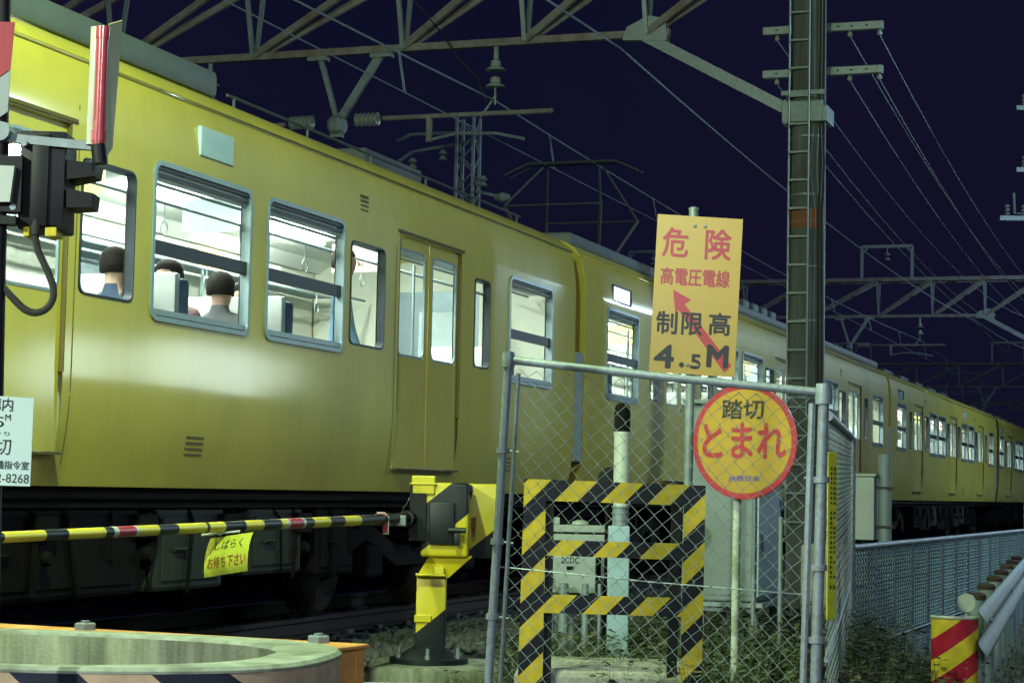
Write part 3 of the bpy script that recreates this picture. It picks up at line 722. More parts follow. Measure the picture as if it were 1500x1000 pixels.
# roof equipment differs from car to car
mb = MB(); mb.bbox(4.6, 12.7, -1.26, 1.26, 3.52, 3.70, .04); mb.bbox(4.9, 12.2, -1.1, 1.1, 3.69, 3.74, .02)
mb.build('roof_air_conditioner', M['roof_gray'], cars[0], smooth=30)
mb = MB()
for q in (-.9, .9): mb.tube([(13.5, q, 3.72), (19.7, q, 3.72)], .012, 5)
for xx in np.arange(13.6, 19.8, 1.2):
    for q in (-.9, .9): mb.tube([(xx, q, 3.55), (xx, q, 3.72)], .012, 5)
mb.box(16.9, 18.2, -.45, .45, 3.64, 3.95)
mb.build('roof_conduit', M['dark_roof'], cars[0])
mb = MB(); mb.bbox(.2, 19.6, -1.27, 1.27, 3.50, 3.63, .03)
mb.build('roof_duct', M['roof_gray'], cars[1], smooth=30)
for k in range(7): mb = MB(); mb.bbox(6.9+.62*k, 7.28+.62*k, -1.1, 1.1, 3.631, 3.80, .03); mb.build('roof_ventilator', M['roof_gray'], cars[1], smooth=30)
for ci in (2, 3):
    for k in range(6): mb = MB(); mb.bbox(3.0+2.5*k, 4.2+2.5*k, -.5, .5, 3.62, 3.90, .05); mb.build('roof_ventilator', M['roof_gray'], cars[ci], smooth=30)
# pantograph (diamond) on the second car
def pantograph(car, xc, h=5.02):
    mb = MB(); zb = 3.80; zk = 4.40
    for y0, y1 in ((-.40,-.60), (.40,.60)):
        for q in (-1, 1):
            mb.tube([(xc+q*.22, y0, zb), (xc+q*.80, y1, zk)], .022, 6); mb.tube([(xc+q*.80, y1, zk), (xc+q*.10, y0*.9, h-.06)], .015, 6)
    for q in (-1, 1):
        mb.tube([(xc+q*.80, -.60, zk), (xc+q*.80, .60, zk)], .013, 6)
        mb.tube([(xc+q*.10,-.85,h-.13),(xc+q*.10,-.55,h),(xc+q*.10,.55,h),(xc+q*.10,.85,h-.13)], .014, 6)
    mb.box(xc-.6, xc+.6, -.5, -.42, zb-.05, zb+.02); mb.box(xc-.6, xc+.6, .42, .5, zb-.05, zb+.02)
    for q in (-.4, .4): mb.box(xc+q-.05, xc+q+.05, -.5, .5, zb-.06, zb)
    pn = mb.build('pantograph', M['panto'], car)
    mb = MB()
    for a in (-.5, .5):
        for b in (-.46, .46): mb.lathe([(.03,3.60),(.07,3.63),(.04,3.66),(.07,3.69),(.04,3.72),(.05,3.75)], 10, (xc+a, b, 0))
    mb.build('insulator', M['porcelain'], pn)
pantograph(cars[1], 4.2); pantograph(cars[3], 5.0)

# passengers seen through the windows of the near car
cl = {'navy': mat('navy_coat', (0.035,0.06,0.11), rough=.9), 'grey': mat('grey_coat', (0.10,0.11,0.12), rough=.9), 'rose': mat('rose_jacket', (0.34,0.20,0.20), rough=.9), 'dark': mat('dark_coat', (0.03,0.03,0.035), rough=.9), 'blue': mat('blue_shirt', (0.12,0.24,0.40), rough=.9)}
FZ = 1.18
for (lx, ly, rz, cc, stand, lab) in [
    (12.15-.35+.2, -.95, RZ+R(90), 'navy', False, 'passenger in a navy coat seated in the second window from the left'),
    (12.68, -.95, RZ-R(90), 'rose', False, 'passenger in a rose jacket facing the navy coated one in the same window'),
    (13.45, -.95, RZ+R(90), 'grey', False, 'passenger in grey with bowed head in the window left of the narrow dark one'),
    (14.05, -.80, RZ-R(90), 'dark', False, 'dark coated passenger at the right edge of the window left of the doors'),
    (15.62, -.85, RZ+R(20), 'blue', True, 'standing passenger in a blue top behind the left door leaf'),
    (11.0, .55, RZ+R(180), 'grey', True, 'passenger in grey standing by the window nearest the signal'),
    ]:
    p = T(lx-20, -1.45-ly, FZ)
    person(p, rz, cl[cc], stand, lab, 'passengers inside the lit train', lean=(0.06 if cc == 'grey' else 0))

# ================================================================ CATENARY SUPPORTS
# local frame of a support: x along the line, y across the tracks, z up
PT = 1.64                                  # d of the pole line
def make_gantry(full=True):
    t = thing('overhead_gantry', (0,0,0), RZ)
    ts = [1.87, 3.35, 4.9, 6.9, 8.85, 10.9, 12.9, 14.9, 16.9, 18.9, 20.9, 22.4]
    zb, zt = 6.30, 7.34
    mb = MB(); mb.bar((0, 1.6, zb), (0, 22.4, zb), .09, .085); mb.build('bottom_chord', M['rusty_steel'], t)
    for q in (-.3, .3):
        mb = MB(); mb.bar((q, -.05, zt), (q, 24.2, zt), .07, .11); mb.build('top_chord', M['rusty_steel'], t)
    for i, y in enumerate(ts):
        for q in (-1, 1):
            mb = MB(); mb.bar((q*.045, y, zb), (q*.28, y+.02, zt), .045, .05); mb.build('upright', M['galv'], t)
            mb = MB(); mb.bar((q*.04, y, zb), (q*.28, ts[i-1] if i else .3, zt), .05, .085); mb.build('diagonal', M['rusty_steel'], t)
        mb = MB(); mb.bar((-.3, y, zt), (.3, y, zt), .05, .05); mb.build('cross_tie', M['rusty_steel'], t)
    mb = MB(); mb.bar((0, 1.95, zb), (-.05, .12, 5.28), .09, .125); mb.build('knee_brace', M['galv'], t)
    mb = MB(); mb.bar((0, 22.3, zb), (0, 24.0, 5.28), .10, .15); mb.build('knee_brace', M['galv'], t)
    mb = MB(); mb.prism([(1.62,6.20),(2.15,6.23),(2.1,6.38),(1.85,6.50),(1.64,6.46)], -.06, .06); mb.v = [(v[1], v[0], v[2]) for v in mb.v]; mb.build('gusset_plate', M['galv'], t)
    # V hanger, steady pipe and insulators
    mb = MB(); mb.bar((0,6.0,zb-.05),(0,5.75,5.46),.05,.06); mb.bar((0,5.2,zb-.05),(0,5.72,5.46),.06,.09); mb.box(-.06,.06,5.9,6.15,zb-.10,zb-.05); mb.box(-.06,.06,5.05,5.32,zb-.10,zb-.05)
    mb.lathe([(.10,5.66),(.13,5.70),(.13,5.80),(.10,5.84)], 10, (0,0,5.40), 'y'); mb.box(-.05,.05,5.68,5.82,5.25,5.5)
    mb.build('v_hanger', M['galv'], t)
    mb = MB(); mb.tube([(0,3.0,5.46),(0,5.15,5.46)], .03, 8); mb.tube([(0,6.45,5.44),(0,9.6,5.36)], .026, 8); mb.bar((0,4.55,5.46),(0,4.55,5.15),.05,.06); mb.build('steady_pipe', M['rusty_steel'], t)
    for y0 in (5.2, 6.07):
        mb = MB(); pr = []
        for k in range(6): pr += [(.045, y0+.055*k), (.085, y0+.055*k+.014), (.085, y0+.055*k+.022), (.045, y0+.055*k+.036)]
        mb.lathe(pr, 12, (0,0,5.455), 'y'); mb.build('ribbed_insulator', M['porcelain'], t, smooth=40)
    for y in (3.72, 7.5, 11.0):
        mb = MB(); mb.tube([(0,y,6.25),(0,y,6.1)], .03, 6)
        z = 6.1
        for k in range(2): mb.lathe([(.03,z),(.06,z-.02),(.065,z-.08),(.12,z-.12),(.125,z-.135),(.03,z-.14)], 14, (0,y,0)); z -= .20
        mb.tube([(0,y,z+.07),(0,y,z-.14)], .012, 5)
        mb.build('hanging_insulator', M['porcelain'], t, smooth=40)
    for ya_, yb_ in ((3.72,3.90),(7.5,7.4)): mb = MB(); mb.tube([(0,ya_,5.66),(0.0,yb_,5.42)], .015, 5); mb.build('drop_bracket', M['galv'], t)
    # steady arm down to the contact wire
    mb = MB(); mb.tube([(0,4.55,5.17),(0,4.2,5.24),(0,3.7,5.22),(0,3.35,5.14)], .02, 6); mb.build('registration_arm', M['galv'], t)
    # small portals on the truss
    for y0 in (3.95, 11.0):
        mb = MB()
        for y in (y0, y0+1.45): mb.bar((0,y,zt),(0,y,zt+1.02),.07,.08)
        mb.bar((0,y0,zt+1.0),(0,y0+1.45,zt+1.0),.07,.09); mb.bar((0,y0,zt+.8),(0,y0+.2,zt+1.0),.04,.04); mb.bar((0,y0+1.45,zt+.8),(0,y0+1.25,zt+1.0),.04,.04)
        pm = mb.build('portal_frame', M['galv'], t)
        mb = MB(); z = zt+.92
        mb.tube([(0,y0+.72,z+.05),(0,y0+.72,z-.1)], .02, 5)
        for k in range(2): mb.lathe([(.03,z-.1),(.10,z-.16),(.10,z-.18),(.03,z-.19)], 10, (0,y0+.72,0)); z -= .14
        mb.build('insulator', M['porcelain'], pm)
    return t
gan = make_gantry()
glab = ['near overhead line gantry whose truss crosses the top of the picture above the train',
        'second overhead line gantry crossing behind the ladder pole at the right',
        'third overhead line gantry, dim, seen under the second one',
        'farthest overhead line gantry, faint over the end of the train']
g_s = [3.1, 39.2, 75.5, 112]
for k, s in enumerate(g_s):
    c = gan if k == 0 else dup(gan)
    c.location = T(s, PT, 0); tag(c, glab[k], 'gantry', 'gantries over the tracks')

# concrete poles carrying the gantries
def make_pole(top=11.0, full=True):
    t = thing('concrete_pole', (0,0,0), RZ)
    mb = MB(); mb.tube([(0,0,-.6),(0,0,2.5),(0,0,6),(0,0,top)], [.200,.196,.187,.172], 28); mb.build('shaft', M['pole_concrete'], t, smooth=40)
    for z in (1.35, 2.1, 2.95, 3.55, 4.05, 4.35, 5.0, 5.45, 6.55):
        mb = MB(); rr = .197 - .0022*z; mb.lathe([(rr,z),(rr+.006,z),(rr+.006,z+.022),(rr,z+.022)], 24); mb.build('steel_band', M['galv'], t, smooth=40)
    mb = MB(); mb.lathe([(.190,3.98),(.194,3.98),(.194,4.20),(.190,4.20)], 28); mb.build('red_marker_band', M['rust_band'], t, smooth=40)
    mb = MB(); mb.bbox(-.215, -.17, -.21, .25, 5.16, 5.40, .01); mb.bbox(-.21, .21, .19, .24, 5.14, 5.42, .01); mb.bbox(-.21, .21, -.26, -.20, 5.16, 5.34, .01); mb.bbox(-.21,-.18,-.22,.26,5.46,5.52,.008)
    mb.build('clamp', M['galv'], t)
    if full:
        ld = MB()
        for y in (.158, -.062): ld.tube([(-.25,y,1.9 if y<0 else 0.6),(-.25,y,top)], .0105, 6)
        lo = ld.build('ladder', M['galv'], t)
        z = .75
        rung = None
        while z < 6.9:
            if rung is None:
                mb = MB(); mb.bar((-.25,.158,0),(-.25,-.062,0),.022,.022); mb.bar((-.25,.158,0),(-.20,.14,0),.012,.012); rung = mb.build('rung', M['galv'], lo, loc=(0,0,z))
            else:
                c = rung.copy(); col.objects.link(c); c.location = (0,0,z)
            z += .313
        mb = MB()
        for k, (y, x) in enumerate(((-.170,-.13),(-.196,-.09),(-.18,-.16))): mb.tube([(x, y, .1),(x, y-.004, 2.5),(x+.005, y+.01, 4.2),(x-.02,y-.018,4.7),(x, y+.005, 5.2),(x,y,7.5)], .016-.003*k, 6)
        mb.build('cable', M['black_matte'], t)
        mb = MB(); mb.tube([(-.10,-.235,.1),(-.10,-.222,3.2),(-.10,-.212,7.6)], .008, 5); mb.build('conduit', M['galv'], t)
    for z in (5.80, 6.30):
        mb = MB(); mb.bbox(-.02, .06, -.80, .56, z-.045, z+.045, .006)
        for y in (-.62,-.45,-.3,.4): mb.box(-.024,-.019,y-.015,y+.015,z-.008,z+.008,1)
        mb.v = [(x+.21, y, zz) for x, y, zz in mb.v]
        am = mb.build('crossarm', [M['galv'], M['black_matte']], t)
        for y in (-.76, -.43, .40):
            mb = MB(); mb.lathe([(.008,z-.045),(.025,z-.07),(.032,z-.085),(.028,z-.11),(.010,z-.12)], 10, (.23,y,0)); mb.build('pin_insulator', M['porcelain'], am)
    mb = MB(); mb.bbox(-.05,.15,-.30,-.14,6.62,6.70,.01); mb.build('lamp_bracket', M['yellow'], t)
    return t
pl = make_pole(); pl.location = T(3.1, PT, 0)
tag(pl, 'tall concrete pole with a ladder and a red-brown band behind the round stop sign', 'pole', 'concrete poles beside the track')
for k, s in enumerate(g_s[1:]):
    c = dup(pl); c.location = T(s, PT, 0)
    c['label'] = ['concrete pole holding the second gantry just outside the right edge', 'concrete pole holding the third gantry near the right edge', 'farthest concrete pole beyond the train'][k]
# far-side lattice masts under each gantry's other end
def make_mast(h, w=.15):
    t = thing('lattice_mast', (0,0,0), RZ)
    mb = MB()
    for a in (-w, w):
        for b in (-w, w): mb.bar((a,b,-.3),(a,b,h),.045,.045)
    mb.build('leg', M['galv'], t)
    mb = MB(); z = 0; k = 0
    while z < h-.3:
        for a in (-w, w):
            s = 1 if k % 2 else -1
            mb.bar((a,-w*s,z),(a,w*s,z+.3),.025,.02); mb.bar((-w*s,a,z),(w*s,a,z+.3),.025,.02)
        z += .3; k += 1
    mb.build('lacing', M['galv'], t)
    return t
ms = make_mast(7.25); ms.location = (-0.80, 33.0, 0)
tag(ms, 'lattice steel mast standing beyond the train under the hanging steady pipe', 'mast')
mb = MB(); mb.bar((0,.15,5.75),(0,.72,5.75),.04,.04); mb.build('bracket', M['galv'], ms)
mb = MB(); mb.bar((0,-.15,6.0),(0,-.55,5.9),.05,.05); mb.build('bracket', M['galv'], ms)
mb = MB(); mb.tube([(0,.1,7.0),(0,1.05,7.0),(0,1.3,6.9)], .03, 6); mb.build('bracket', M['galv'], ms)
mb = MB(); mb.bar((0,-.15,6.85),(0,1.0,6.70),.05,.05); mb.bar((0,1.0,6.70),(0,1.25,6.55),.05,.05)
br = mb.build('bracket', M['galv'], ms)
mb = MB()
for y, z in ((.45,6.72),(1.0,6.60),(.70,5.70),(-.28,6.25)):
    for k in range(2): mb.lathe([(.03,z),(.09,z-.07),(.03,z-.09)], 10, (0,y,-.10*k))
mb.lathe([(.05,-.75),(.09,-.62),(.05,-.50)], 10, (0,0,5.88), 'y')
mb.build('insulator', M['porcelain'], br)
for k, s in enumerate(g_s):
    if k == 0: m2 = make_mast(7.5, .2); 
    else: m2 = dup(m2)
    m2.location = T(s, PT-24.1, 0)
    tag(m2, ['far-side lattice mast of the near gantry', 'far-side lattice mast of the second gantry', 'far-side lattice mast of the third gantry', 'far-side lattice mast of the farthest gantry'][k] + ' beyond the tracks', 'mast', 'lattice masts beyond the tracks')

# wires
def wire(name, pts, r, label, cat, material='galv', group=None, n=5):
    mb = MB(); mb.tube(pts, r, n); o = mb.build(name, M[material], None, loc=pts[0], world=True)
    return tag(o, label, cat, group)
def sagged(a, b, sag, n=14):
    a = Vector(a); b = Vector(b); return [a.lerp(b, i/n) - Vector((0,0,4*sag*(i/n)*(1-i/n))) for i in range(n+1)]
def poly_line(d, z_sup, sag, s_list, n=14):
    pts = []
    for a, b in zip(s_list, s_list[1:]):
        q = sagged(T(a, d, z_sup), T(b, d, z_sup), sag, n); pts += q if not pts else q[1:]
    return pts
S_ALL = [-33, 3.1, 39.2, 75.5, 112, 150]
mess = poly_line(-2.1, 5.62, .22, S_ALL)
mw = wire('messenger_wire', mess, .012, 'bright messenger wire with droppers running above the train roof', 'overhead wire')
cw = poly_line(-2.0, 5.12, .0, S_ALL, 4)
wire('contact_wire', cw, .007, 'thin contact wire the pantograph touches', 'overhead wire')
def mz(s):
    for a, b in zip(S_ALL, S_ALL[1:]):
        if a <= s <= b: u = (s-a)/(b-a); return 5.62 - 4*.22*u*(1-u)
    return 5.6
for s in np.arange(-16, 60, 5.0):
    mb = MB(); z1 = mz(s+1.2); 
    for q in (-.022, .022): mb.tube([T(s+1.2+q, -2.1, z1+.02), T(s+1.2+q, -2.02, 5.12)], .004, 4)
    mb.build('dropper', M['wire'], mw, world=True)
wire('feeder_wire', poly_line(-.55, 6.15, .30, S_ALL), .014, 'thick grey feeder wire, the topmost line slanting behind the ladder pole', 'overhead wire')
wire('second_track_messenger_wire', poly_line(-5.85, 5.75, .25, S_ALL), .009, 'messenger wire over the track beyond the train', 'overhead wire')
wire('second_track_contact_wire', poly_line(-5.7, 5.12, 0, S_ALL, 4), .006, 'contact wire over the track beyond the train', 'overhead wire')
k = 0
for z in (5.80, 6.30):
    for y in (-.76, -.43, .40):
        a = 3.1+.23; 
        pts = []
        for s0, s1 in ((3.1,39.2),(39.2,75.5),(75.5,112)):
            pts += sagged(T(s0+.23, PT-y, z-.11), T(s1+.23, PT-y, z-.11), .75, 14)
        wire('power_line', pts, .006, '%s power line sagging to the right from the %s crossarm of the ladder pole' % (('outer right','inner right','left')[k % 3], ('lower','upper')[k//3]), 'power line', group='power lines on the crossarms')
        k += 1
wire('earth_wire', sagged(T(3.1, PT-.2, 5.2), T(39.2, PT-.2, 5.2), .6), .006, 'single wire leaving the pole clamp to the right', 'power line')
wire('jumper_wire', [P(605,0,22.5), P(640,40,23), P(655,60,23.2), P(668,82,23.3), P(700,115,23.4), P(712,150,23.5)], .010, 'drooping dark jumper wire beside the hanging insulator', 'overhead wire', 'black_matte')
# ================================================================ FOREGROUND, RIGHT TO LEFT
# ---- chain-link panel
TL = P(745,527,8.1); BL = P(713,1040,8.1); TR = P(1207,575,7.8); BR = P(1193,1060,7.8)
def along(a, b, t): return a + (b-a)*t
fb = thing('chain_link_fence', (BL.x, BL.y, -.03), 0, 'grey chain-link fence panel with pipe frame in front of the striped barricade', 'fence')
dn = lambda top, bot: top + (bot-top) * ((top.z + .12) / (top.z - bot.z))
BL = dn(TL, BL); BR = dn(TR, BR)
for a, b, r_ in ((TL, BL, .0185), (TR, BR, .022)):
    mb = MB(); mb.tube([a, b], r_, 14); mb.build('post', M['galv_fence'], fb, world=True, smooth=40)
mb = MB(); mb.tube([TL + Vector((-.0,0,0)), along(TL,TR,.5)+Vector((0,0,-.004)), TR], .0165, 12)
mb.lathe([(.026,-.03),(.028,0),(.024,.03)], 12, (TL.x,TL.y,TL.z)); mb.lathe([(.034,-.045),(.036,0),(.030,.035)], 12, (TR.x,TR.y,TR.z))
mb.build('top_rail', M['galv_fence'], fb, world=True, smooth=40)
off = (TR-TL).normalized()
for (a, b, s1) in ((TL, BL, 1), (TR, BR, -1)):
    mb = MB(); o1 = off*s1*.045; mb.tube([along(a,b,.03)+o1, along(a,b,.93)+o1*1.1], .009 if s1 > 0 else .014, 8)
    for t_ in (.22, .44, .62, .85): mb.tube([along(a,b,t_)-o1*.6, along(a,b,t_)+o1*1.5], .006, 6); mb.tube([along(a,b,t_)+Vector((0,0,-.012)), along(a,b,t_)+Vector((0,0,.012))], .032 if s1<0 else .027, 12)
    mb.build('tension_bar', M['galv_fence'], fb, world=True, smooth=40)
for t_ in (.50, .93):
    mb = MB(); mb.tube([along(TL,BL,t_), along(along(TL,BL,t_), along(TR,BR,t_*1.02), .5)+Vector((0,0,-.006)), along(TR,BR,t_*1.02)], .0028, 5); mb.build('tension_wire', M['wire'], fb, world=True)
# woven wires
W = (TR-TL).length; H = (BL-TL).length*.93
ex = off; ez = (BL-TL).normalized(); ey = Vector((0,-1,0))
def chain(mb, org, ex, ez, ey, W, H, cw_, ch_, r):
    n = int(W/cw_); m = int(H/ch_)
    for i in range(n):
        x0 = i*cw_; pts = []
        for j in range(m*2+1):
            o_ = (i+j) % 2; xx = x0 + (cw_*1.06 if o_ else -cw_*.06); yy = (.004 if o_ else -.004)
            jit = .0018*math.sin(i*3.1+j*1.7)
            pts.append(org + ex*(xx+jit) + ez*(j*ch_/2 + .002*math.sin(i*1.3+j*.4)) + ey*yy)
        mb.tube(pts, r, 4, cap=False)
mb = MB(); chain(mb, TL+off*.05+ez*.03, ex, ez, ey, W-.09, H-.03, .0345, .070, .0017)
o = mb.build('wire_mesh', M['wire'], fb, world=True); o['kind'] = 'stuff'

# ---- tall return panel with the yellow notice strip
A = P(1213,600,8.3); A = Vector((A.x, A.y, 1.36)); B = P(1247,640,13.6)
rf = thing('mesh_fence_return', (B.x, B.y, -.45), 0, 'tall expanded-metal panel running back from the chain-link fence to the low roadside fence', 'fence')
def panel_lattice(mb, a, b, z0a, z1a, z0b, z1b, cw_, ch_, r):
    """expanded metal between a and b (ground points), flattened strands"""
    d = (b-a); L = d.length; n = int(L/cw_)
    side = Vector((d.y, -d.x, 0)).normalized()
    m = int(((z1a-z0a)+(z1b-z0b))/2/ch_)
    for j in range(m+1):
        for half in (0, 1):
            pts = []
            for i in range(n*2+1):
                t = i/(n*2); zz0 = z0a+(z0b-z0a)*t; zz1 = z1a+(z1b-z1a)*t
                zc = zz0 + (zz1-zz0)*(j+.5)/(m+1); am = ch_*.5
                s = 1 if (i+half) % 2 else -1
                pts.append(a + d*t + Vector((0,0,zc - a.z + s*am)) + side*(.004*s))
            mb.tube(pts, r, 3, cap=False)
a0 = Vector((A.x, A.y, 0)); b0 = Vector((B.x, B.y, 0))
mb = MB(); panel_lattice(mb, a0, b0, -.38, 1.34, -.38, 1.42, .085, .052, .0024)
o = mb.build('expanded_mesh', M['galv_fence'], rf, world=True); o['kind'] = 'stuff'
mb = MB(); mb.tube([Vector((B.x,B.y,-.5)), Vector((B.x+.01,B.y,1.43))], .025, 12); mb.build('post', M['galv_fence'], rf, world=True, smooth=40)
mb = MB(); mb.tube([Vector((A.x,A.y,1.36)), Vector((B.x,B.y,1.44))], .022, 10); mb.build('top_rail', M['galv_fence'], rf, world=True, smooth=40)
mb = MB(); mb.tube([Vector((A.x,A.y,.35)), Vector((B.x,B.y,.45))], .010, 8); mb.build('tension_wire', M['wire'], rf, world=True)
# notice strip hangs on the panel, facing the road side
sd = (b0-a0).normalized(); nrm = Vector((sd.y, -sd.x, 0))
q = P(1218, 786, 8.15)
ns = thing('vertical_notice', (q.x-.5*.05*math.cos(R(35)), q.y-.5*.05*math.sin(R(35)), 0), R(35), 'long narrow yellow vertical notice with columns of small print tied to the mesh', 'notice')
wd = .052; zt_ = 1.02 + (731-665)/F*8.15; zb_ = 1.02 + (731-908)/F*8.15
side_s = 1
mb = MB(); mb.bbox(0, wd, -.004, .004, zb_, zt_, .003); mb.build('board', M['tag_yellow'], ns)
mb = MB(); z = zt_-.05
for cx in (.32, .68):
    z = zt_-.06
    while z > zb_+.12:
        hh = random.uniform(.008,.014)
        if random.random() < .85: mb.box(wd*cx-wd*.07, wd*cx+wd*.07, -.0065, -.0055, z-hh, z)
        z -= .02
mb.v = [(x, y*side_s, zz) for x, y, zz in mb.v]
mb.build('small_print', M['ink'], ns)

# ---- low fence along the road
LA = Vector((B.x+.02, B.y+.02, 0)); LD = Vector((3.41, 9.0, 0)).normalized()
lf = thing('low_mesh_fence', (LA.x, LA.y, -.45), math.atan2(LD.y, LD.x), 'long low grey mesh fence running along the road under the train', 'fence')
Lf = 30.0; zt_ = .685
pst = None
for k in range(38):
    x = .0 + k*.80
    if pst is None:
        mb = MB(); mb.tube([(0,0,-.1),(0,0,1.13)], .019, 8); pst = mb.build('post', M['galv_fence'], lf, loc=(x,0,0), smooth=40)
    else: c = pst.copy(); col.objects.link(c); c.location = (x,0,0)
mb = MB(); mb.tube([(0,0,1.135),(Lf,0,1.135)], .022, 10); mb.build('top_rail', M['galv_fence'], lf, smooth=40)
mb = MB(); mb.tube([(0,-.02,.45),(Lf,-.02,.45)], .008, 6); mb.build('middle_wire', M['wire'], lf)
mb = MB(); panel_lattice(mb, Vector((.02,0,0)), Vector((14,0,0)), .02, 1.12, .02, 1.12, .20, .058, .0062)
panel_lattice(mb, Vector((14,0,0)), Vector((Lf,0,0)), .02, 1.12, .02, 1.12, .30, .075, .005)
o = mb.build('expanded_mesh', M['low_mesh'], lf); o['kind'] = 'stuff'

# ---- guard rail
GA = P(1436,890,11.4); gd = Vector((math.sin(R(15.8)), math.cos(R(15.8)), 0)); gzt = GA.z
gr = thing('guard_rail', (GA.x, GA.y, -.45), math.atan2(gd.y, gd.x), 'white steel guard rail along the road at the lower right', 'guard rail')
H0 = gzt + .45
prof = [(0,0),(-.012,-.02),(-.042,-.06),(-.045,-.10),(-.016,-.14),(0,-.165),(0,-.185),(-.016,-.21),(-.045,-.25),(-.042,-.29),(-.012,-.33),(0,-.35)]
mb = MB(); n = len(prof)
for kx in range(0, 11):
    for (py, pz) in prof: mb.v.append((kx*4.0-.25, py, H0+pz))
for kx in range(10):
    for i in range(n-1): mb.f.append((kx*n+i, (kx+1)*n+i, (kx+1)*n+i+1, kx*n+i+1)); mb.m.append(0)
mb.v += [(x, y+.004, z) for x, y, z in mb.v]; nn = 11*n
mb.f += [tuple(reversed([i+nn for i in f])) for f in mb.f]; mb.m += [0]*(len(mb.f)-len(mb.m))
mb.build('beam', M['beam_paint'], gr, smooth=50)
pst = None
for k in range(21):
    x = 1.71 + k*1.56
    if pst is None:
        mb = MB(); mb.tube([(0,.10,-.2),(0,.10,H0-.03)], .057, 16); mb.box(-.03,.03,.0,.05,H0-.25,H0-.10); pst = mb.build('post', M['beam_paint'], gr, loc=(x,0,0), smooth=40); mb = MB(); mb.lathe([(.060,H0-.035),(.064,H0-.03),(.064,H0-.005),(.05,H0+.008),(.01,H0+.014)], 18, (0,.10,0)); mb.build('post_cap', M['dark_wood'], pst, smooth=40)
    else: c = dup(pst); c.parent = gr; c.location = (x,0,0)
for k in range(10):
    for zz in (-.08,-.27): mb = MB(); mb.lathe([(.014,-.058),(.014,-.04)], 8, (k*4.0+.25, 0, H0+zz), 'y'); mb.build('bolt', M['galv'], gr)
# striped end sleeve
e0 = P(1401, 905, 11.3)
es = thing('guard_rail_end_cap', (e0.x, e0.y, e0.z-.42), R(-7), 'curved red and yellow striped end sleeve on the near end of the guard rail', 'end cap')
mb = MB(); wv = 68/F*11.3; nA = 12
for i in range(nA+1):
    a = R(-78 + 156*i/nA); x = math.sin(a)*wv/2/math.sin(R(78)); y = -math.cos(a)*.10 + .10
    for z in (0, .10, .20, .30, .42): mb.v.append((x, y, z))
for i in range(nA):
    for j in range(4): mb.f.append((i*5+j, (i+1)*5+j, (i+1)*5+j+1, i*5+j+1)); mb.m.append(0)
mb.build('sleeve', M['guard_hazard'], es, smooth=True)
mb = MB(); mb.tube([(math.sin(R(-78+156*i/nA))*wv/2/math.sin(R(78)), -math.cos(R(-78+156*i/nA))*.10+.10, .422) for i in range(nA+1)], .010, 8); mb.build('rim', M['white'], es, smooth=40)
mb = MB(); mb.box(-.04,.04,.06,.10,-.55,.40); mb.build('stay', M['white'], es)
# delineator
q = P(1416, 883, 11.7)
dl = thing('round_reflector', (q.x, q.y, e0.z-.02), R(-8), 'small round grey reflector on a short stalk above the striped end sleeve', 'reflector')
zz = q.z - (e0.z-.02)
mb = MB(); mb.lathe([(.040,-.006),(.050,-.010),(.052,0),(.050,.012),(.02,.016)], 28, (0,0,zz), 'y'); mb.build('disc', M['reflector'], dl, smooth=40)
mb = MB(); mb.lathe([(.053,-.009),(.056,-.004),(.056,.010),(.053,.012)], 28, (0,0,zz), 'y'); mb.build('rim', M['white'], dl, smooth=40)
mb = MB(); mb.tube([(0,.012,zz-.045),(0,.012,-.40)], .012, 8); mb.build('stalk', M['white'], dl)
# post with grey box left of the low fence
q = P(1287, 790, 16.5)
cp = thing('boxed_post', (q.x, q.y, 0), RZ-R(90), 'grey cylindrical post with a narrow cabinet strapped to its left side', 'post')
ztp = 1.02 + (731-668)/F*16.5
mb = MB(); mb.tube([(.05,0,-.4),(.05,0,ztp)], .055, 18); mb.lathe([(.057,ztp-.02),(.057,ztp+.008),(.02,ztp+.015)], 18, (.05,0,0)); mb.build('post', M['cab_gray'], cp, smooth=40)
mb = MB(); mb.bbox(-.21, -.015, -.14, .10, .68, 1.20, .01); mb.bbox(-.23, .0, -.16, .12, 1.20, 1.225, .006); mb.box(-.18,-.05,-.146,-.138,.72,1.16); mb.build('cabinet', M['cab_light'], cp)
mb = MB()
for z in (.78,1.10): mb.lathe([(.060,z),(.064,z),(.064,z+.02),(.060,z+.02)], 18, (.05,0,0)); mb.bar((-.015,-.05,z+.01),(.13,-.05,z+.01),.02,.02)
mb.build('strap', M['black_matte'], cp)
q = P(1240, 800, 15.5)
kb = thing('concrete_trough', (q.x, q.y, 0), RZ-R(90), 'low grey concrete block at the foot of the boxed post', 'block')
mb = MB(); mb.bbox(-.30,.25,-.3,.5,-.3,.66,.02); mb.build('block', M['concrete'], kb)
mb = MB(); mb.bbox(.10,.22,-.34,-.302,.36,.62,.006); mb.build('terminal_plate', M['pale_blue'], kb)

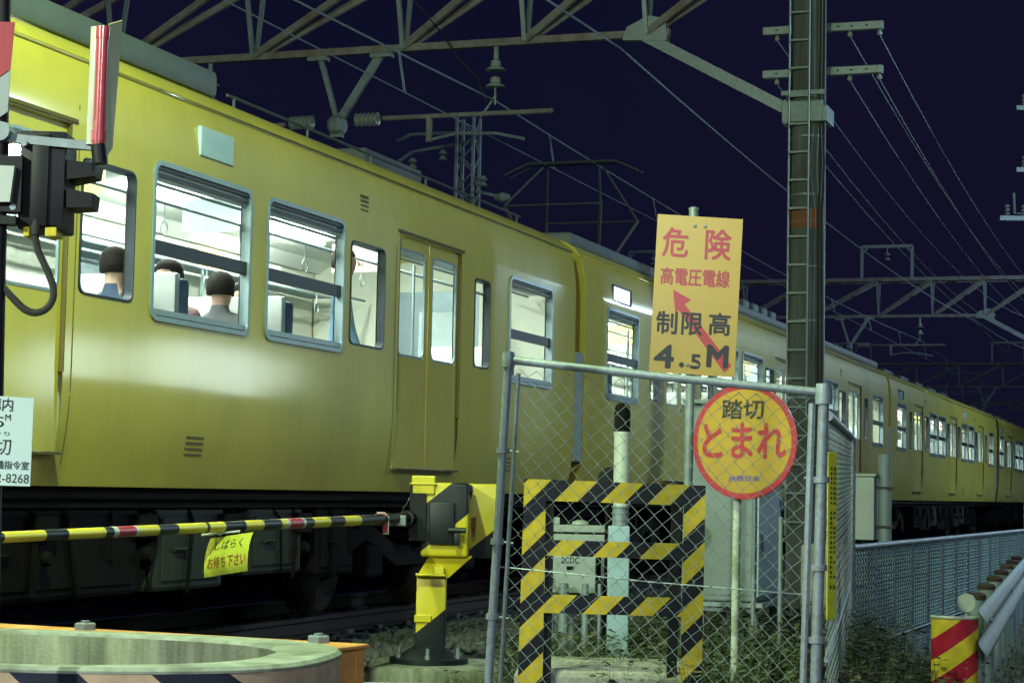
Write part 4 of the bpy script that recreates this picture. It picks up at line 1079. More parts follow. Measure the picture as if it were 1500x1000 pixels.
# ---- tall round stop sign
q = P(1088, 647, 10.0)
rs = thing('round_stop_sign', (P(1077,955,10).x, 10.0, -.1), 0, 'round yellow level crossing stop sign with red rim on a white post', 'sign')
Rr_ = 168/F*10/2; zc = q.z + .1; xc = q.x - rs.location.x
mb = MB(); mb.tube([(0,.03,0),(.006,.03,zc+.1)], .0205, 14); mb.build('post', M['white'], rs, smooth=40)
fa = bpy.data.objects.new('face', None); bpy.data.objects.remove(fa)
mb = MB(); ca = math.cos(R(33)); 
face = None
mb.lathe([(Rr_-.004,-.004),(Rr_,-.002),(Rr_,.004),(.01,.004)], 64, (0,0,0), 'y', 0); mb.lathe([(.001,-.0052),(Rr_*.895,-.0052),(Rr_*.9,-.004)], 64, (0,0,0), 'y', 1)
face = mb.build('sign_face', [M['red'], M['sign_yellow']], rs, loc=(xc,-.07,zc), rz=R(-33))
mbk = MB(); mbk.box(-.03,.0,-.04,.02,zc-.01,zc+.01); mbk.build('bracket', M['galv'], rs, loc=(0,0,0))
k = 1/ca*10/F                                            # metres on the tilted face per photo pixel across
lettering('踏切', face, -2*k*.9, 47*10/F, 56*k, 28*10/F, M['ink'], y=-.0066, bold=.028)
lettering('とまれ', face, 0, 1*10/F, 111*k, 50*10/F, M['red'], y=-.0066, bold=.03, name='lettering')
lettering('JR西日本', face, 1*k, -54*10/F, 42*k, 9*10/F, M['blue_print'], y=-.0066, bold=.03)

# ---- danger sign
Yd = 10.6; c0 = P(962,312,Yd); c1 = P(1085,323,Yd); c2 = P(1079,552,Yd); c3 = P(952,545,Yd)
ctr = (c0+c1+c2+c3)/4
wS = ((c1-c0).length+(c2-c3).length)/2; hS = ((c0-c3).length+(c1-c2).length)/2
dsn = thing('danger_sign', (P(1006,700,Yd+.05).x, Yd+.05, -.1), 0, 'yellow rectangular high-voltage danger and height limit board with a red arrow', 'sign')
mb = MB(); ptop = P(1016,308,Yd+.05)
mb.tube([(0,0,0),(ptop.x-dsn.location.x,0,ptop.z+.1)], .0245, 16); mb.lathe([(.026,0),(.026,.012),(.01,.02)], 14, (ptop.x-dsn.location.x,0,ptop.z+.1)); mb.build('post', M['galv'], dsn, smooth=40)
mb = MB(); mb.prism([(-wS/2,-hS/2),(wS/2,-hS/2),(wS/2,hS/2),(-wS/2,hS/2)], -.002, .002); bd = mb.build('board', M['sign_yellow'], dsn, loc=(ctr.x-dsn.location.x, -.055, ctr.z+.1))
bd.rotation_euler = (0, math.atan2((c0-c1).z,(c1-c0).x)*.0 + R(2.4), 0)
kx = wS/122.; kz = hS/231.
def dl_(s, px, py, w_, h_, m_, bold, **kw): 
    xx = (px - (957+ (545-py)/233.*8 + 62 ))*kx; zz_ = (431-(py-(px-1020)*.085))*kz
    lettering(s, bd, xx, zz_, w_*kx, h_*kz, m_, y=-.0036, bold=bold, **kw)
dl_('危', 992,353, 36,42, M['red'], .022); dl_('険', 1053,358, 36,44, M['red'], .022)
dl_('高電圧電線', 1021,405, 98,25, M['red'], .022)
dl_('制', 982,470, 29,32, M['ink'], .028); dl_('限', 1018,473, 29,32, M['ink'], .028); dl_('高', 1057,474, 30,32, M['ink'], .028)
dl_('4', 979,519, 26,32, M['ink'], .055); dl_('.', 1004,532, 7,7, M['ink'], .05); dl_('5', 1024,528, 13,20, M['ink'], .06); dl_('M', 1055,521, 28,30, M['ink'], .07)
mb = MB()
def bp_(px, py): return ((px - (957+(545-py)/233.*8+62))*kx, (431-(py-(px-1020)*.085))*kz)
for bx2, bz2 in ((-wS*.06,hS*.44),(wS*.06,hS*.44),(-wS*.06,-hS*.44),(wS*.06,-hS*.44)):
    m3 = MB(); m3.lathe([(.006,-.010),(.009,-.007),(.009,-.002)], 8, (bx2,0,bz2), 'y'); m3.build('bolt', M['galv'], bd)
arrow = [bp_(*p) for p in ((990,422),(1016,438),(1007,444),(1075,535),(1065,545),(998,452),(994,458))]
mb.add([(x,-.0030,z) for x, z in arrow], [tuple(range(7))]); mb.build('arrow', M['red'], bd)
mb = MB()
for z in (-.22,.22): mb.box(-.10,.10,.002,.02,z-.012,z+.012); mb.box(-.05,.02,.02,.075,z-.012,z+.012)
mb.build('bracket', M['galv'], bd)

# ---- striped barricade
Yb = 9.1; a = P(768,701,Yb)
bc_ = thing('striped_barricade', (P(763,1000,Yb).x, Yb, -.1), 0, 'yellow and black striped barricade of two uprights and three rails behind the chain-link', 'barricade')
k = Yb/F; 
def bx_(px, py): q = P(px, py, Yb); return (q.x - bc_.location.x, q.z + .1)
def boardp(name, pts, y, mm='pg_hazard', th=.02):
    mb = MB(); mb.prism([bx_(*p) for p in pts][::-1], y, y+th); return mb.build(name, M[mm], bc_)
boardp('upright', [(768,701),(800,702),(793,1080),(756,1080)], 0)
boardp('upright', [(1003,710),(1034,711),(1026,1080),(995,1080)], 0)
boardp('rail', [(800.5,702),(1002.5,710),(1002,740),(800,733)], .001)
boardp('rail', [(797.5,790),(1000.5,796),(1000,820),(797,813)], .001)
boardp('rail', [(795.5,870),(998.5,876),(998,903),(795,897)], .001)
boardp('back_brace', [(985,741),(1000,741),(990,1060),(975,1060)], .03, 'black', .02)
boardp('back_brace', [(800,737),(812,737),(806,1060),(794,1060)], .03, 'black', .02)
boardp('grey_plate', [(985,823),(998,823),(996,870),(983,870)], .055, 'cab_gray', .01)

# ---- signal cabinets behind the barricade
q = P(835, 842, 11.2)
cb = thing('signal_box', (q.x, q.y+.1, 0), R(0), 'pale square equipment box with handle and stencilled code on its door', 'equipment box')
kq = 11.2/F
mb = MB(); hw = 38*kq; mb.bbox(-hw,hw,-.1,.16,q.z-27*kq,q.z+28*kq,.008); mb.build('case', M['cab_light'], cb)
mb = MB(); mb.box(-hw+.006,hw-.006,-.104,-.098,q.z-25*kq,q.z+26*kq); dr = mb.build('door', M['cab_light'], cb)
mb = MB(); mb.bbox(-.135,-.105,-.13,-.10,q.z-.05,q.z+.03,.006); mb.tube([(-.13,-.125,q.z+.02),(-.10,-.13,q.z-.03)], .012, 8); mb.build('handle', M['black'], dr)
mb = MB(); mb.box(-.02,.018,-.108,-.104,q.z+.03,q.z+.05); mb.build('plate', M['under'], dr)
lettering('2CDC', cb, 0, q.z+22*kq, 26*kq, 9*kq, M['ink'], y=-.1065, bold=.01)
mb = MB()
for x in (-.10,.02,.10): mb.tube([(x,.05,-.2),(x,.05,q.z-26*kq)], .018, 8)
mb.build('leg', M['galv'], cb)
q = P(905, 830, 11.0); kq = 11.0/F
pp_ = thing('detector_post', (q.x, 11.0, 0), 0, 'white tube with dark domed cap standing on a pale blue square post', 'detector')
zt1 = P(905,742,11).z; z2 = P(905,770,11).z; zt3 = P(907,590,11).z; zt2 = P(907,632,11).z
mb = MB(); mb.bbox(-.055,.060,-.05,.05,-.1,z2,.006); mb.build('square_post', M['pale_blue'], pp_)
mb = MB(); mb.tube([(0.01,0,z2),(0.01,0,zt1)], .045, 14); 
for z in np.linspace(z2,zt1,4): mb.lathe([(.05,z-.004),(.05,z+.004)], 14, (.01,0,0))
mb.build('ribbed_neck', M['galv'], pp_, smooth=40)
mb = MB(); mb.tube([(.012,0,zt1),(.012,0,zt2)], .044, 18); mb.lathe([(.046,zt2-.02),(.047,zt2-.012),(.046,zt2-.004)], 18, (.012,0,0)); mb.build('white_tube', M['white'], pp_, smooth=40)
mb = MB(); mb.lathe([(.045,zt2),(.045,zt3-.04),(.040,zt3-.018),(.028,zt3-.004),(.01,zt3)], 20, (.012,0,0)); mb.build('cap', M['under'], pp_, smooth=50)
q = P(892, 701, 11.4)
hn = thing('warning_horn', (q.x, q.y, 0), 0, 'black round-faced horn just above the top rail of the barricade', 'horn')
mb = MB(); mb.lathe([(.062,-.09),(.066,-.086),(.066,-.07),(.05,-.05),(.03,.0),(.03,.06)], 22, (0,0,q.z), 'y'); mb.build('bell', M['black'], hn, smooth=40)
mb = MB(); mb.tube([(0,.04,-.1),(0,.04,q.z-.02)], .018, 8); mb.build('stand', M['under'], hn)
q = P(855, 780, 11.6); kq = 11.6/F
ub = thing('flat_equipment_box', (q.x, q.y, 0), 0, 'flat pale box with a dark slot lying above the signal box', 'equipment box')
mb = MB(); mb.bbox(-47*kq,35*kq,-.08,.1,q.z-12*kq,q.z-2*kq,.005); mb.bbox(-47*kq,35*kq,-.08,.1,q.z+1*kq,q.z+11*kq,.005); mb.box(-45*kq,33*kq,-.06,.09,q.z-2*kq,q.z+1*kq,1); mb.build('case', [M['cab_light'], M['black']], ub)
mb = MB(); mb.box(-42*kq,-36*kq,-.05,.0,-.1,q.z-12*kq); mb.box(26*kq,30*kq,-.05,.0,-.1,q.z-12*kq); mb.build('leg', M['galv'], ub)
mb = MB(); mb.lathe([(.02,0),(.05,.004),(.045,.02),(.02,.03)], 14, (-.02,0,q.z+11*kq)); mb.bbox(-.18,-.14,-.04,.02,q.z+11*kq,q.z+22*kq,.005); mb.build('fitting', M['cab_light'], ub)
q = P(826, 930, 10.9)
cbk = thing('cable_riser', (q.x, q.y, 0), 0, 'grey steel cable pipes rising from the weeds under the signal box', 'pipes')
for dx, r_ in ((0,.028),(.12,.02),(.20,.012),(-.08,.014)):
    mb = MB(); mb.tube([(dx,.2,-.15),(dx,.2,.52)], r_, 10); mb.build('pipe', M['galv'], cbk, smooth=40)
# large cabinet
q = P(1107, 740, 12.3)
lc = thing('large_relay_cabinet', (q.x, q.y, 0), RZ-R(90), 'large grey relay cabinet behind the round stop sign', 'cabinet')
zt4 = P(1107,592,12.3).z; zb4 = P(1107,882,12.3).z
mb = MB(); mb.bbox(-.42,0,0,.72,zb4,zt4,.012); mb.build('case', M['cab_gray'], lc)
mb = MB(); mb.bbox(-.46,.03,-.04,.76,zt4,zt4+.03,.008); mb.tube([(-.47,.1,zt4-.02),(-.50,.1,zt4-.0),(-.52,.1,zt4-.05),(-.49,.1,zt4-.07)], .01, 6); mb.build('lid', M['cab_gray'], lc)
mb = MB(); mb.bbox(.002,.016,.03,.69,zb4+.03,zt4-.02,.004); sdp = mb.build('side_door', M['pale_blue'], lc)
mb = MB()
for z in (zb4+.15, zb4+.6, zt4-.2): mb.tube([(.022,.68,z-.04),(.022,.68,z+.04)], .010, 6)
mb.bbox(.016,.03,.10,.14,zb4+.30,zb4+.42,.004); mb.build('hinge', M['galv'], sdp)
mb = MB(); mb.box(-.40,-.02,-.006,-.001,zb4+.04,zt4-.04); mb.build('front_panel', M['cab_gray'], lc)
mb = MB(); mb.box(-.42,0,-.02,.0,zb4-.06,zb4-.02); mb.box(-.42,.06,-.05,.76,zb4-.03,zb4-.004)
mb.build('shelf', M['galv'], lc)
for x in (-.38,-.05):
    for y in (.05,.66):
        mb = MB(); mb.box(x,x+.05,y,y+.05,-.3,zb4-.03); mb.build('leg', M['galv'], lc)
q = P(1150, 870, 12.0)
pc = thing('conduit_stand', (q.x-.05, q.y, 0), 0, 'thin pale conduits beside the relay cabinet', 'pipes')
for dx in (-.14,.02): 
    mb = MB(); mb.tube([(dx,0,-.3),(dx,0,.55 if dx<0 else .9)], .014, 8); mb.build('pipe', M['galv'], pc)
# concrete slab at the foot
q = P(870, 985, 9.4)
cs = thing('concrete_slab', (q.x, q.y, -.1), R(-4), 'flat concrete lid lying on the ground inside the barricade', 'slab')
mb = MB(); mb.bbox(-.36,.50,-.25,.55,0,q.z+.1+.03,.03); 
for y in (.0,.12,.24): mb.bbox(-.2,.1,y,y+.02,q.z+.128,q.z+.136,.003)
mb.build('slab', M['concrete'], cs)

# ---- crossing gate machine on its plinth
MY = 12.5; q = P(660, 957, MY)
gm = thing('crossing_gate_machine', (q.x, q.y, 0), 0, 'yellow and black striped crossing gate machine holding the barrier pole', 'gate machine')
kq = MY/F
def mp(px, py): v = P(px, py, MY); return (v.x - gm.location.x, v.z)
M['mach_y'] = mat('machine_yellow', (0.60, 0.50, 0.02), rough=.38, var=.06, dirt=(.30,.24,.05), dirt_amt=.3)
M['mach_k'] = mat('machine_black', (0.008, 0.011, 0.018), rough=.45, spec=.35)
def banded(name, x0, x1, z0, z1, y0, y1, parent, bands, r_=.02):
    """bevelled box cut along 45 degree lines into painted bands"""
    bm = bmesh.new(); bmesh.ops.create_cube(bm, size=1)
    for v in bm.verts: v.co = Vector(((x0+x1)/2+v.co.x*(x1-x0), (y0+y1)/2+v.co.y*(y1-y0), (z0+z1)/2+v.co.z*(z1-z0)))
    bmesh.ops.bevel(bm, geom=bm.edges[:], offset=r_, segments=3, affect='EDGES', profile=.5)
    for cst in bands:
        bmesh.ops.bisect_plane(bm, geom=bm.verts[:]+bm.edges[:]+bm.faces[:], plane_co=(0,0,cst), plane_no=Vector((-.82,0,1)).normalized())
    bm.verts.index_update(); mb = MB()
    mb.v = [v.co[:] for v in bm.verts]
    for f in bm.faces:
        c = f.calc_center_median(); kk = c.z - .82*c.x; n_ = sum(1 for b_ in bands if kk > b_)
        mb.f.append(tuple(v.index for v in f.verts)); mb.m.append(n_ % 2)
    bm.free(); return mb.build(name, [M['mach_y'], M['mach_k']], parent, smooth=30)
x0, ztp = mp(620, 706); x1, zb = mp(686, 815)
banded('housing', x0, x1, zb, ztp, -.18, .22, gm, [mp(0,806)[1]-.82*mp(622,0)[0], mp(0,742)[1]-.82*mp(622,0)[0]], .02)
xa, _ = mp(687, 706); xb, _ = mp(757, 706)
zA = mp(700,708)[1]; zB = mp(700,820)[1]
mb = MB()
banded('counterweight_guard', mp(682,0)[0], mp(752,0)[0], zB, zA, .24, .30, gm, [-9, mp(0,810)[1]-.82*mp(683,0)[0]], .012)
mb = MB(); xx0, _ = mp(622,0); xx1, _ = mp(655,0); zz1 = mp(640,697)[1]; zz0 = mp(640,724)[1]
mb.bbox(xx0,xx1,-.20,.0,zz0,zz1,.008); mb.bbox(xx0-.012,xx1+.012,-.21,.01,zz1-.055,zz1-.045,.003); mb.build('lamp_cover', M['mach_y'], gm)
mb = MB(); mb.bbox(mp(656,0)[0],mp(677,0)[0],-.16,.1,ztp-.01,mp(0,697)[1],.01); mb.bbox(mp(655,0)[0],mp(708,0)[0],-.12,.18,ztp-.075,ztp-.01,.015)
mb.build('drive_head', M['mach_k'], gm, smooth=30)
mb = MB(); mb.bbox(mp(648,0)[0],mp(684,0)[0],-.215,-.18,mp(0,783)[1],mp(0,722)[1],.01); mb.tube([(mp(676,0)[0],-.22,mp(0,762)[1]),(mp(700,0)[0],-.24,mp(0,762)[1])], .018, 8); mb.bbox(mp(684,0)[0],mp(692,0)[0],-.25,-.22,mp(0,784)[1],mp(0,766)[1],.004)
mb.build('lock_handle', M['mach_k'], gm, smooth=30)
lettering('棹照査あり', gm, mp(709,0)[0], mp(0,762)[1], 8*kq, 36*kq, M['text_red'], y=.2365, bold=.05, vertical=True)
# column
mb = MB()
def frus(mb, xa0, xa1, za, xb0, xb1, zb_, ya, yb, mi): 
    mb.add([(xa0,-ya,za),(xa1,-ya,za),(xa1,ya,za),(xa0,ya,za),(xb0,-yb,zb_),(xb1,-yb,zb_),(xb1,yb,zb_),(xb0,yb,zb_)], [(0,3,2,1),(4,5,6,7),(0,1,5,4),(1,2,6,5),(2,3,7,6),(3,0,4,7)], mi)
xl, z9 = mp(630,818); xr, _ = mp(692,818)
frus(mb, mp(630,0)[0], mp(676,0)[0], mp(0,832)[1], xl, xr, zb+.005, .10, .14, 0)
cp2 = MB(); cp2.bbox(mp(629,0)[0],mp(653,0)[0],-.105,-.0895,mp(0,897)[1],mp(0,886)[1],.004); cp2.build('cover_plate', M['mach_y'], gm); mb.bbox(mp(630,0)[0],mp(672,0)[0],-.16,-.10,mp(0,829)[1],mp(0,826)[1],.003,0); mb.bbox(mp(656,0)[0],mp(670,0)[0],-.16,-.12,mp(0,826)[1],mp(0,816)[1],.004,0)
banded('column_shaft', mp(631,0)[0], mp(673,0)[0], mp(0,948)[1], mp(0,833)[1], -.09, .09, gm, [-9, mp(0,914)[1]-.82*mp(630,0)[0]], .008)
bm_ = mb.build('column_head', [M['mach_y'], M['mach_k']], gm)
mb = MB(); cx_ = mp(650,0)[0]; zf = mp(0,957)[1]
mb.lathe([(.245,zf),(.245,zf+.03),(.18,zf+.045),(.11,zf+.09),(.09,zf+.11)], 28, (cx_,0,0)); mb.build('base_flange', M['mach_k'], gm, smooth=40)
for a in range(6):
    mb = MB(); aa = R(30+60*a); mb.lathe([(.018,zf+.03),(.018,zf+.055),(.011,zf+.056),(.011,zf+.10)], 6, (cx_+.21*math.cos(aa), .21*math.sin(aa), 0)); mb.build('anchor_bolt', M['galv'], gm)
# pole holder and the barrier pole, parallel to the track
ph = Vector(mp(606,763)); 
MA = P(566, 760, 11.9); DIR = -(TD + Vector((0,0,.012))).normalized()
def arm_t(px):                                    # metres along the pole for photo column px
    a_ = (px-750)/F; return (MA.x - a_*MA.y) / (a_*DIR.y - DIR.x) if abs(a_*DIR.y - DIR.x) > 1e-6 else 0
segs = [(565,549,1),(549,530,1),(530,506,0),(506,485,1),(485,461,0),(461,449,1),(449,421,2),(421,414,0),(414,388,1),(388,360,0),(360,332,1),(332,264,0),(264,236,1),(236,207,0),(207,170,2),(170,158,1),(158,103,0),(103,71,1),(71,10,0),(10,-60,1),(-60,-150,0)]
mb = MB()
for a_, b_, mi in segs:
    ta, tb = arm_t(a_), arm_t(b_); 
    if tb <= ta: continue
    pa, pb = MA + DIR*ta, MA + DIR*tb
    ra, rb = .0315 - .0022*ta, .0315 - .0022*tb
    if mi == 2:
        mb.tube([pa, pa+DIR*.03], ra+.0006, 14, 3); mb.tube([pb-DIR*.04, pb], rb+.0006, 14, 3); mb.tube([pa+DIR*.03, pb-DIR*.04], [ra+.0005, rb+.0005], 14, 2)
    else: mb.tube([pa, pb], [ra, rb], 14, mi)
for px in (307, 360, 101):
    tt = arm_t(px); mb.tube([MA+DIR*(tt-.012), MA+DIR*(tt+.012)], .0335-.0022*tt, 14, 1)
arm = mb.build('barrier_pole', [M['yellow'], M['mach_k'], M['red'], M['white']], gm, world=True, smooth=40)
mb = MB(); e_ = MA - DIR*.02
mb.tube([MA+DIR*.05, MA-DIR*.35], .034, 10); a1 = P(606,762,12.45)
mb.tube([MA-DIR*.3, a1], .05, 10); mb.box(a1.x-.02, a1.x+.08, a1.y-.15, a1.y+.1, a1.z-.12, a1.z+.22); mb.tube([a1+Vector((-.02,0,.15)), MA-DIR*.25+Vector((0,0,.05))], .006, 6)
mb.build('pole_holder', M['black'], gm, world=True)
mb = MB(); e2 = P(583,762,12.05); mb.bbox(e2.x-.05,e2.x+.05,e2.y-.03,e2.y+.03,e2.z-.032,e2.z+.032,.006); mb.build('terminal_box', M['cab_gray'], gm, world=True)
# red tag with white border at the pole root
tg = P(560,765,11.85)
mb = MB(); pg = [(-.03,.055),(.012,.055),(.035,.03),(.035,-.06),(.005,-.062),(.005,.015),(-.03,.045)]
mb.prism([(x*1.12+.0,z*1.12) for x, z in pg], .001, .003, 1); mb.prism(pg, -.004, .001, 0); mb.v = [(tg.x+x, tg.y+y, tg.z+z) for x, y, z in mb.v]
mb.build('red_tag', [M['red'], M['white']], gm, world=True)
# hanging flag
fg = thing('hanging_notice', tuple(MA + DIR*arm_t(330) + Vector((0,0,-.04))), math.atan2(TD.y, TD.x)-R(38), 'curled yellow vinyl notice with red writing hanging under the barrier pole', 'notice')
Yf = fg.location.y; wF = 68/F*Yf; hF = 60/F*Yf
cv = MB(); nu, nv = 12, 14
def flag_pt(u, v): 
    ang = v*R(105) - R(25); y = -.10*(math.sin(ang+R(25))*1.0) ; z = -hF*(v*.92) - .0
    sl = .085*(1-v)**2 + .015*v**3 - .02
    return Vector(((u-.5)*wF + sl, y, z + .02*u*0 + (u-.5)*wF*.14))
for i in range(nu+1):
    for j in range(nv+1): cv.v.append(tuple(flag_pt(i/nu, j/nv)))
for i in range(nu):
    for j in range(nv): cv.f.append((i*(nv+1)+j, i*(nv+1)+j+1, (i+1)*(nv+1)+j+1, (i+1)*(nv+1)+j)); cv.m.append(0)
cv.build('sheet', M['tag_yellow'], fg, smooth=True)
def flag_text(s, v0, v1, u0, u1, m_, b_):
    o = lettering(s, fg, .5, .5, 1, 1, m_, y=0, bold=b_)
    for vt in o.data.vertices:
        u = u0 + (u1-u0)*vt.co.x; v = v1 + (v0-v1)*vt.co.z
        p_ = flag_pt(u, v); vt.co = (p_.x, p_.y-.0025, p_.z)
flag_text('しばらく', .10, .34, .18, .82, M['ink'], .0); flag_text('お待ち下さい', .50, .80, .06, .94, M['red_brown'], .006)
mb = MB(); mb.tube([(-wF*.42,0,.0),(wF*.46,0,.02)], .006, 6); mb.tube([(0,0,.0),(0,.01,.04)], .010, 6); mb.build('clip', M['white'], fg)
# plinth
pq = thing('machine_plinth', (P(650,960,MY).x, MY, -.3), 0, 'weathered concrete plinth under the gate machine', 'plinth')
mb = MB(); x0_ = P(543,965,12.3).x-pq.location.x; x1_ = P(758,965,12.3).x-pq.location.x
mb.bbox(x0_, x1_, -.42, .42, 0, zf+.3-.002, .035); mb.build('block', M['old_concrete'], pq, smooth=40)
pq2 = thing('kerb_block', (P(560,985,11.2).x, 11.0, -.3), R(4), 'small pale kerb stone in front of the machine plinth', 'kerb stone')
mb = MB(); mb.bbox(-.3,.55,-.1,.1,0,.26,.03); mb.build('stone', M['concrete'], pq2)

# ---- concrete tub bottom left
RC = Vector((-1.92, 7.02, 0)); 
tb_ = thing('concrete_tub', (RC.x, RC.y, -.1), R(-9), 'round-cornered open concrete tub with black and peach stripes at the lower left', 'tub')
def sup(a, b, n_, N=96):
    return [(math.copysign(abs(math.cos(t))**(2/n_), math.cos(t))*a, math.copysign(abs(math.sin(t))**(2/n_), math.sin(t))*b) for t in [2*math.pi*k/N for k in range(N)]]
zt5 = .55; inn = sup(1.12,.66,2.6); ou = [(x, y+.04) for x, y in sup(1.33,.76,2.9)]; N = 96
mb = MB(); rp = .012
prof = [(1.0,0,inn,zt5-.50),(0,0,inn,zt5-rp)]
rings = [(inn,zt5-.5,0),(inn,zt5-rp,0),([(x*1.01,y*1.015) for x,y in inn],zt5,0),([(x*.99,y*.985) for x,y in ou],zt5,0),(ou,zt5-rp,0),(ou,zt5-.020,0),([(x*.997,y*.997) for x,y in ou],zt5-.022,0),([(x*.997,y*.997) for x,y in ou],.0,0)]
for rg, z, _ in rings:
    for x, y in rg: mb.v.append((x, y, z))
mi_ = [1,0,0,0,0,0,2]
for i in range(7):
    for k in range(N): mb.f.append((i*N+k, i*N+(k+1)%N, (i+1)*N+(k+1)%N, (i+1)*N+k)); mb.m.append(mi_[i])
b_ = len(mb.v); mb.v += [(x,y,zt5-.49) for x, y in inn]; mb.f.append(tuple(b_+k for k in range(N))); mb.m.append(1)
mb.build('tub_wall', [M['rim_concrete'], M['old_concrete'], M['ring_hazard']], tb_, smooth=40)
# orange steel angle behind it
fr = thing('orange_steel_frame', (RC.x, RC.y, -.1), R(-24), 'rusty orange steel angle frame with bolts behind the concrete tub', 'frame')
mb = MB(); mb.bbox(-1.9,1.10,.90,.965,.0,.53,.006); mb.bbox(-1.9,1.11,.82,.98,.53,.545,.004); mb.bbox(.99,1.10,.62,.90,.0,.53,.008); mb.bbox(.97,1.11,.60,.82,.53,.545,.004)
mb.build('angle_bar', M['orange'], fr)
for x in (-.12, .93):
    mb = MB(); mb.lathe([(.045,.545),(.045,.568),(.036,.572)], 6, (x,.915,0)); mb.lathe([(.018,.572),(.018,.580)], 8, (x,.915,0)); mb.build('bolt', M['cab_gray'], fr)

# ---- crossing signal at the left edge
YS = 6.0; ks = YS/F
sgp = P(-14, 500, YS)
sg = thing('crossing_signal', (sgp.x, YS, -.45), 0, 'black crossing signal mast at the left edge with hooded lamp housing and looped cable', 'crossing signal')
def spx(px, py, dy=0): v = P(px, py, YS+dy); return Vector((v.x - sg.location.x, dy, v.z + .45))
mb = MB(); a = spx(-14,1200); b = spx(2,-60); mb.tube([(a.x,0,0), (b.x, 0, b.z+.3)], .025, 16); mb.build('mast', M['black'], sg, smooth=40)
c = spx(62,265); hw = 39*ks
mb = MB(); mb.bbox(c.x-hw*.9, c.x+hw*.85, .0, .16, spx(0,335).z, spx(0,190).z, .008)
mb.bbox(c.x-hw*.4, c.x+hw*.25, -.012, .0, spx(0,330).z, spx(0,195).z, .004)
hs_ = mb.build('lamp_housing', M['black'], sg, smooth=30)
for (ya, yb) in ((253,303),(285,300)): pass
for (y0p, y1p, tip0, tip1, xt) in ((250,300,234,288,137),(280,0,0,0,0)):
    pass
for (zt_px, zb_px, tipt, tipb, xt) in ((233,262,238,256,139),(276,303,281,302,134)):
    mb = MB(); A0 = spx(96,zt_px); A1 = spx(96,zb_px); B0 = spx(xt,tipt); B1 = spx(xt-3,tipb)
    mb.add([(A0.x,.01,A0.z),(A0.x,.15,A0.z),(B0.x,.13,B0.z),(B0.x,.02,B0.z),(A1.x,.01,A1.z),(A1.x,.15,A1.z),(B1.x,.13,B1.z),(B1.x,.02,B1.z)], [(0,1,2,3),(7,6,5,4),(0,3,7,4),(3,2,6,7),(2,1,5,6),(1,0,4,5)])
    mb.build('lamp_hood', M['black'], hs_)
for px in (38,70,78): v = spx(px,334); mb = MB(); mb.bbox(v.x-.009,v.x+.010,.0,.09,v.z-.025,v.z+.012,.003); mb.build('clamp', M['yellow'], hs_)
for px, py in ((38,212),(22,305)): v = spx(px,py); mb = MB(); mb.lathe([(.010,-.03),(.010,.0)], 8, (v.x,0,v.z), 'y'); mb.build('bolt', M['galv'], hs_)
# looped cable
mb = MB(); pts = [spx(*p) for p in ((52,335),(52,350),(56,368),(64,385),(72,403),(78,422),(77,438),(68,452),(52,458),(36,453),(20,438),(6,422),(-8,408),(-20,395))]
fine = []
for i in range(len(pts)-1):
    p0_, p1_, p2_, p3_ = pts[max(i-1,0)], pts[i], pts[i+1], pts[min(i+2,len(pts)-1)]
    for k in range(8):
        t = k/8; fine.append(.5*((2*p1_) + (p2_-p0_)*t + (2*p0_-5*p1_+4*p2_-p3_)*t*t + (3*p1_-p0_-3*p2_+p3_)*t**3))
mb.tube(fine, [.0105 + .0014*(i%2) for i in range(len(fine))], 8); mb.lathe([(.015,-.02),(.018,0),(.012,.03)], 10, tuple(pts[0])); mb.build('cable', M['black_matte'], sg, smooth=40)
# arm to the reflector tube
mb = MB(); mb.bar(spx(15,203), spx(150,216), .03, .026); mb.lathe([(.03,-.04),(.035,0),(.03,.04)], 12, tuple(spx(4,195)), 'y'); mb.build('bracket_arm', M['galv'], sg)
mb = MB(); a = spx(144,212,-.02); b = spx(151,40,-.02); mb.tube([a,b], .019, 18, 0)
for t in (0.02,.90): q0 = a.lerp(b,t); q1 = a.lerp(b,t+.10); mb.tube([q0,q1], .0225, 18, 0)
mb.tube([spx(147,240,-.02), a], .023, 14, 2)
tr_ = mb.build('reflector_tube', [M['clear_red'], M['clear_edge'], M['black']], sg, smooth=40)
mb = MB(); a2 = a+Vector((-.024,.004,0)); b2 = b+Vector((-.024,.004,0)); mb.tube([a2,b2], .014, 10); mb.build('acrylic_edge', M['clear_edge'], tr_, smooth=40)
mb = MB(); pts_ = [(147,246),(150,205),(165,14),(160,38)]
q_ = [spx(x_,y_) for x_, y_ in pts_]
mb.add([(v.x, -.02 if i in (0,3) else .14, v.z) for i, v in enumerate(q_)] + [(v.x+.003, -.018 if i in (0,3) else .142, v.z) for i, v in enumerate(q_)], [(0,1,2,3),(7,6,5,4),(0,3,7,4),(3,2,6,7),(2,1,5,6),(1,0,4,5)])
mb.build('back_plate', M['film_plate'], tr_)
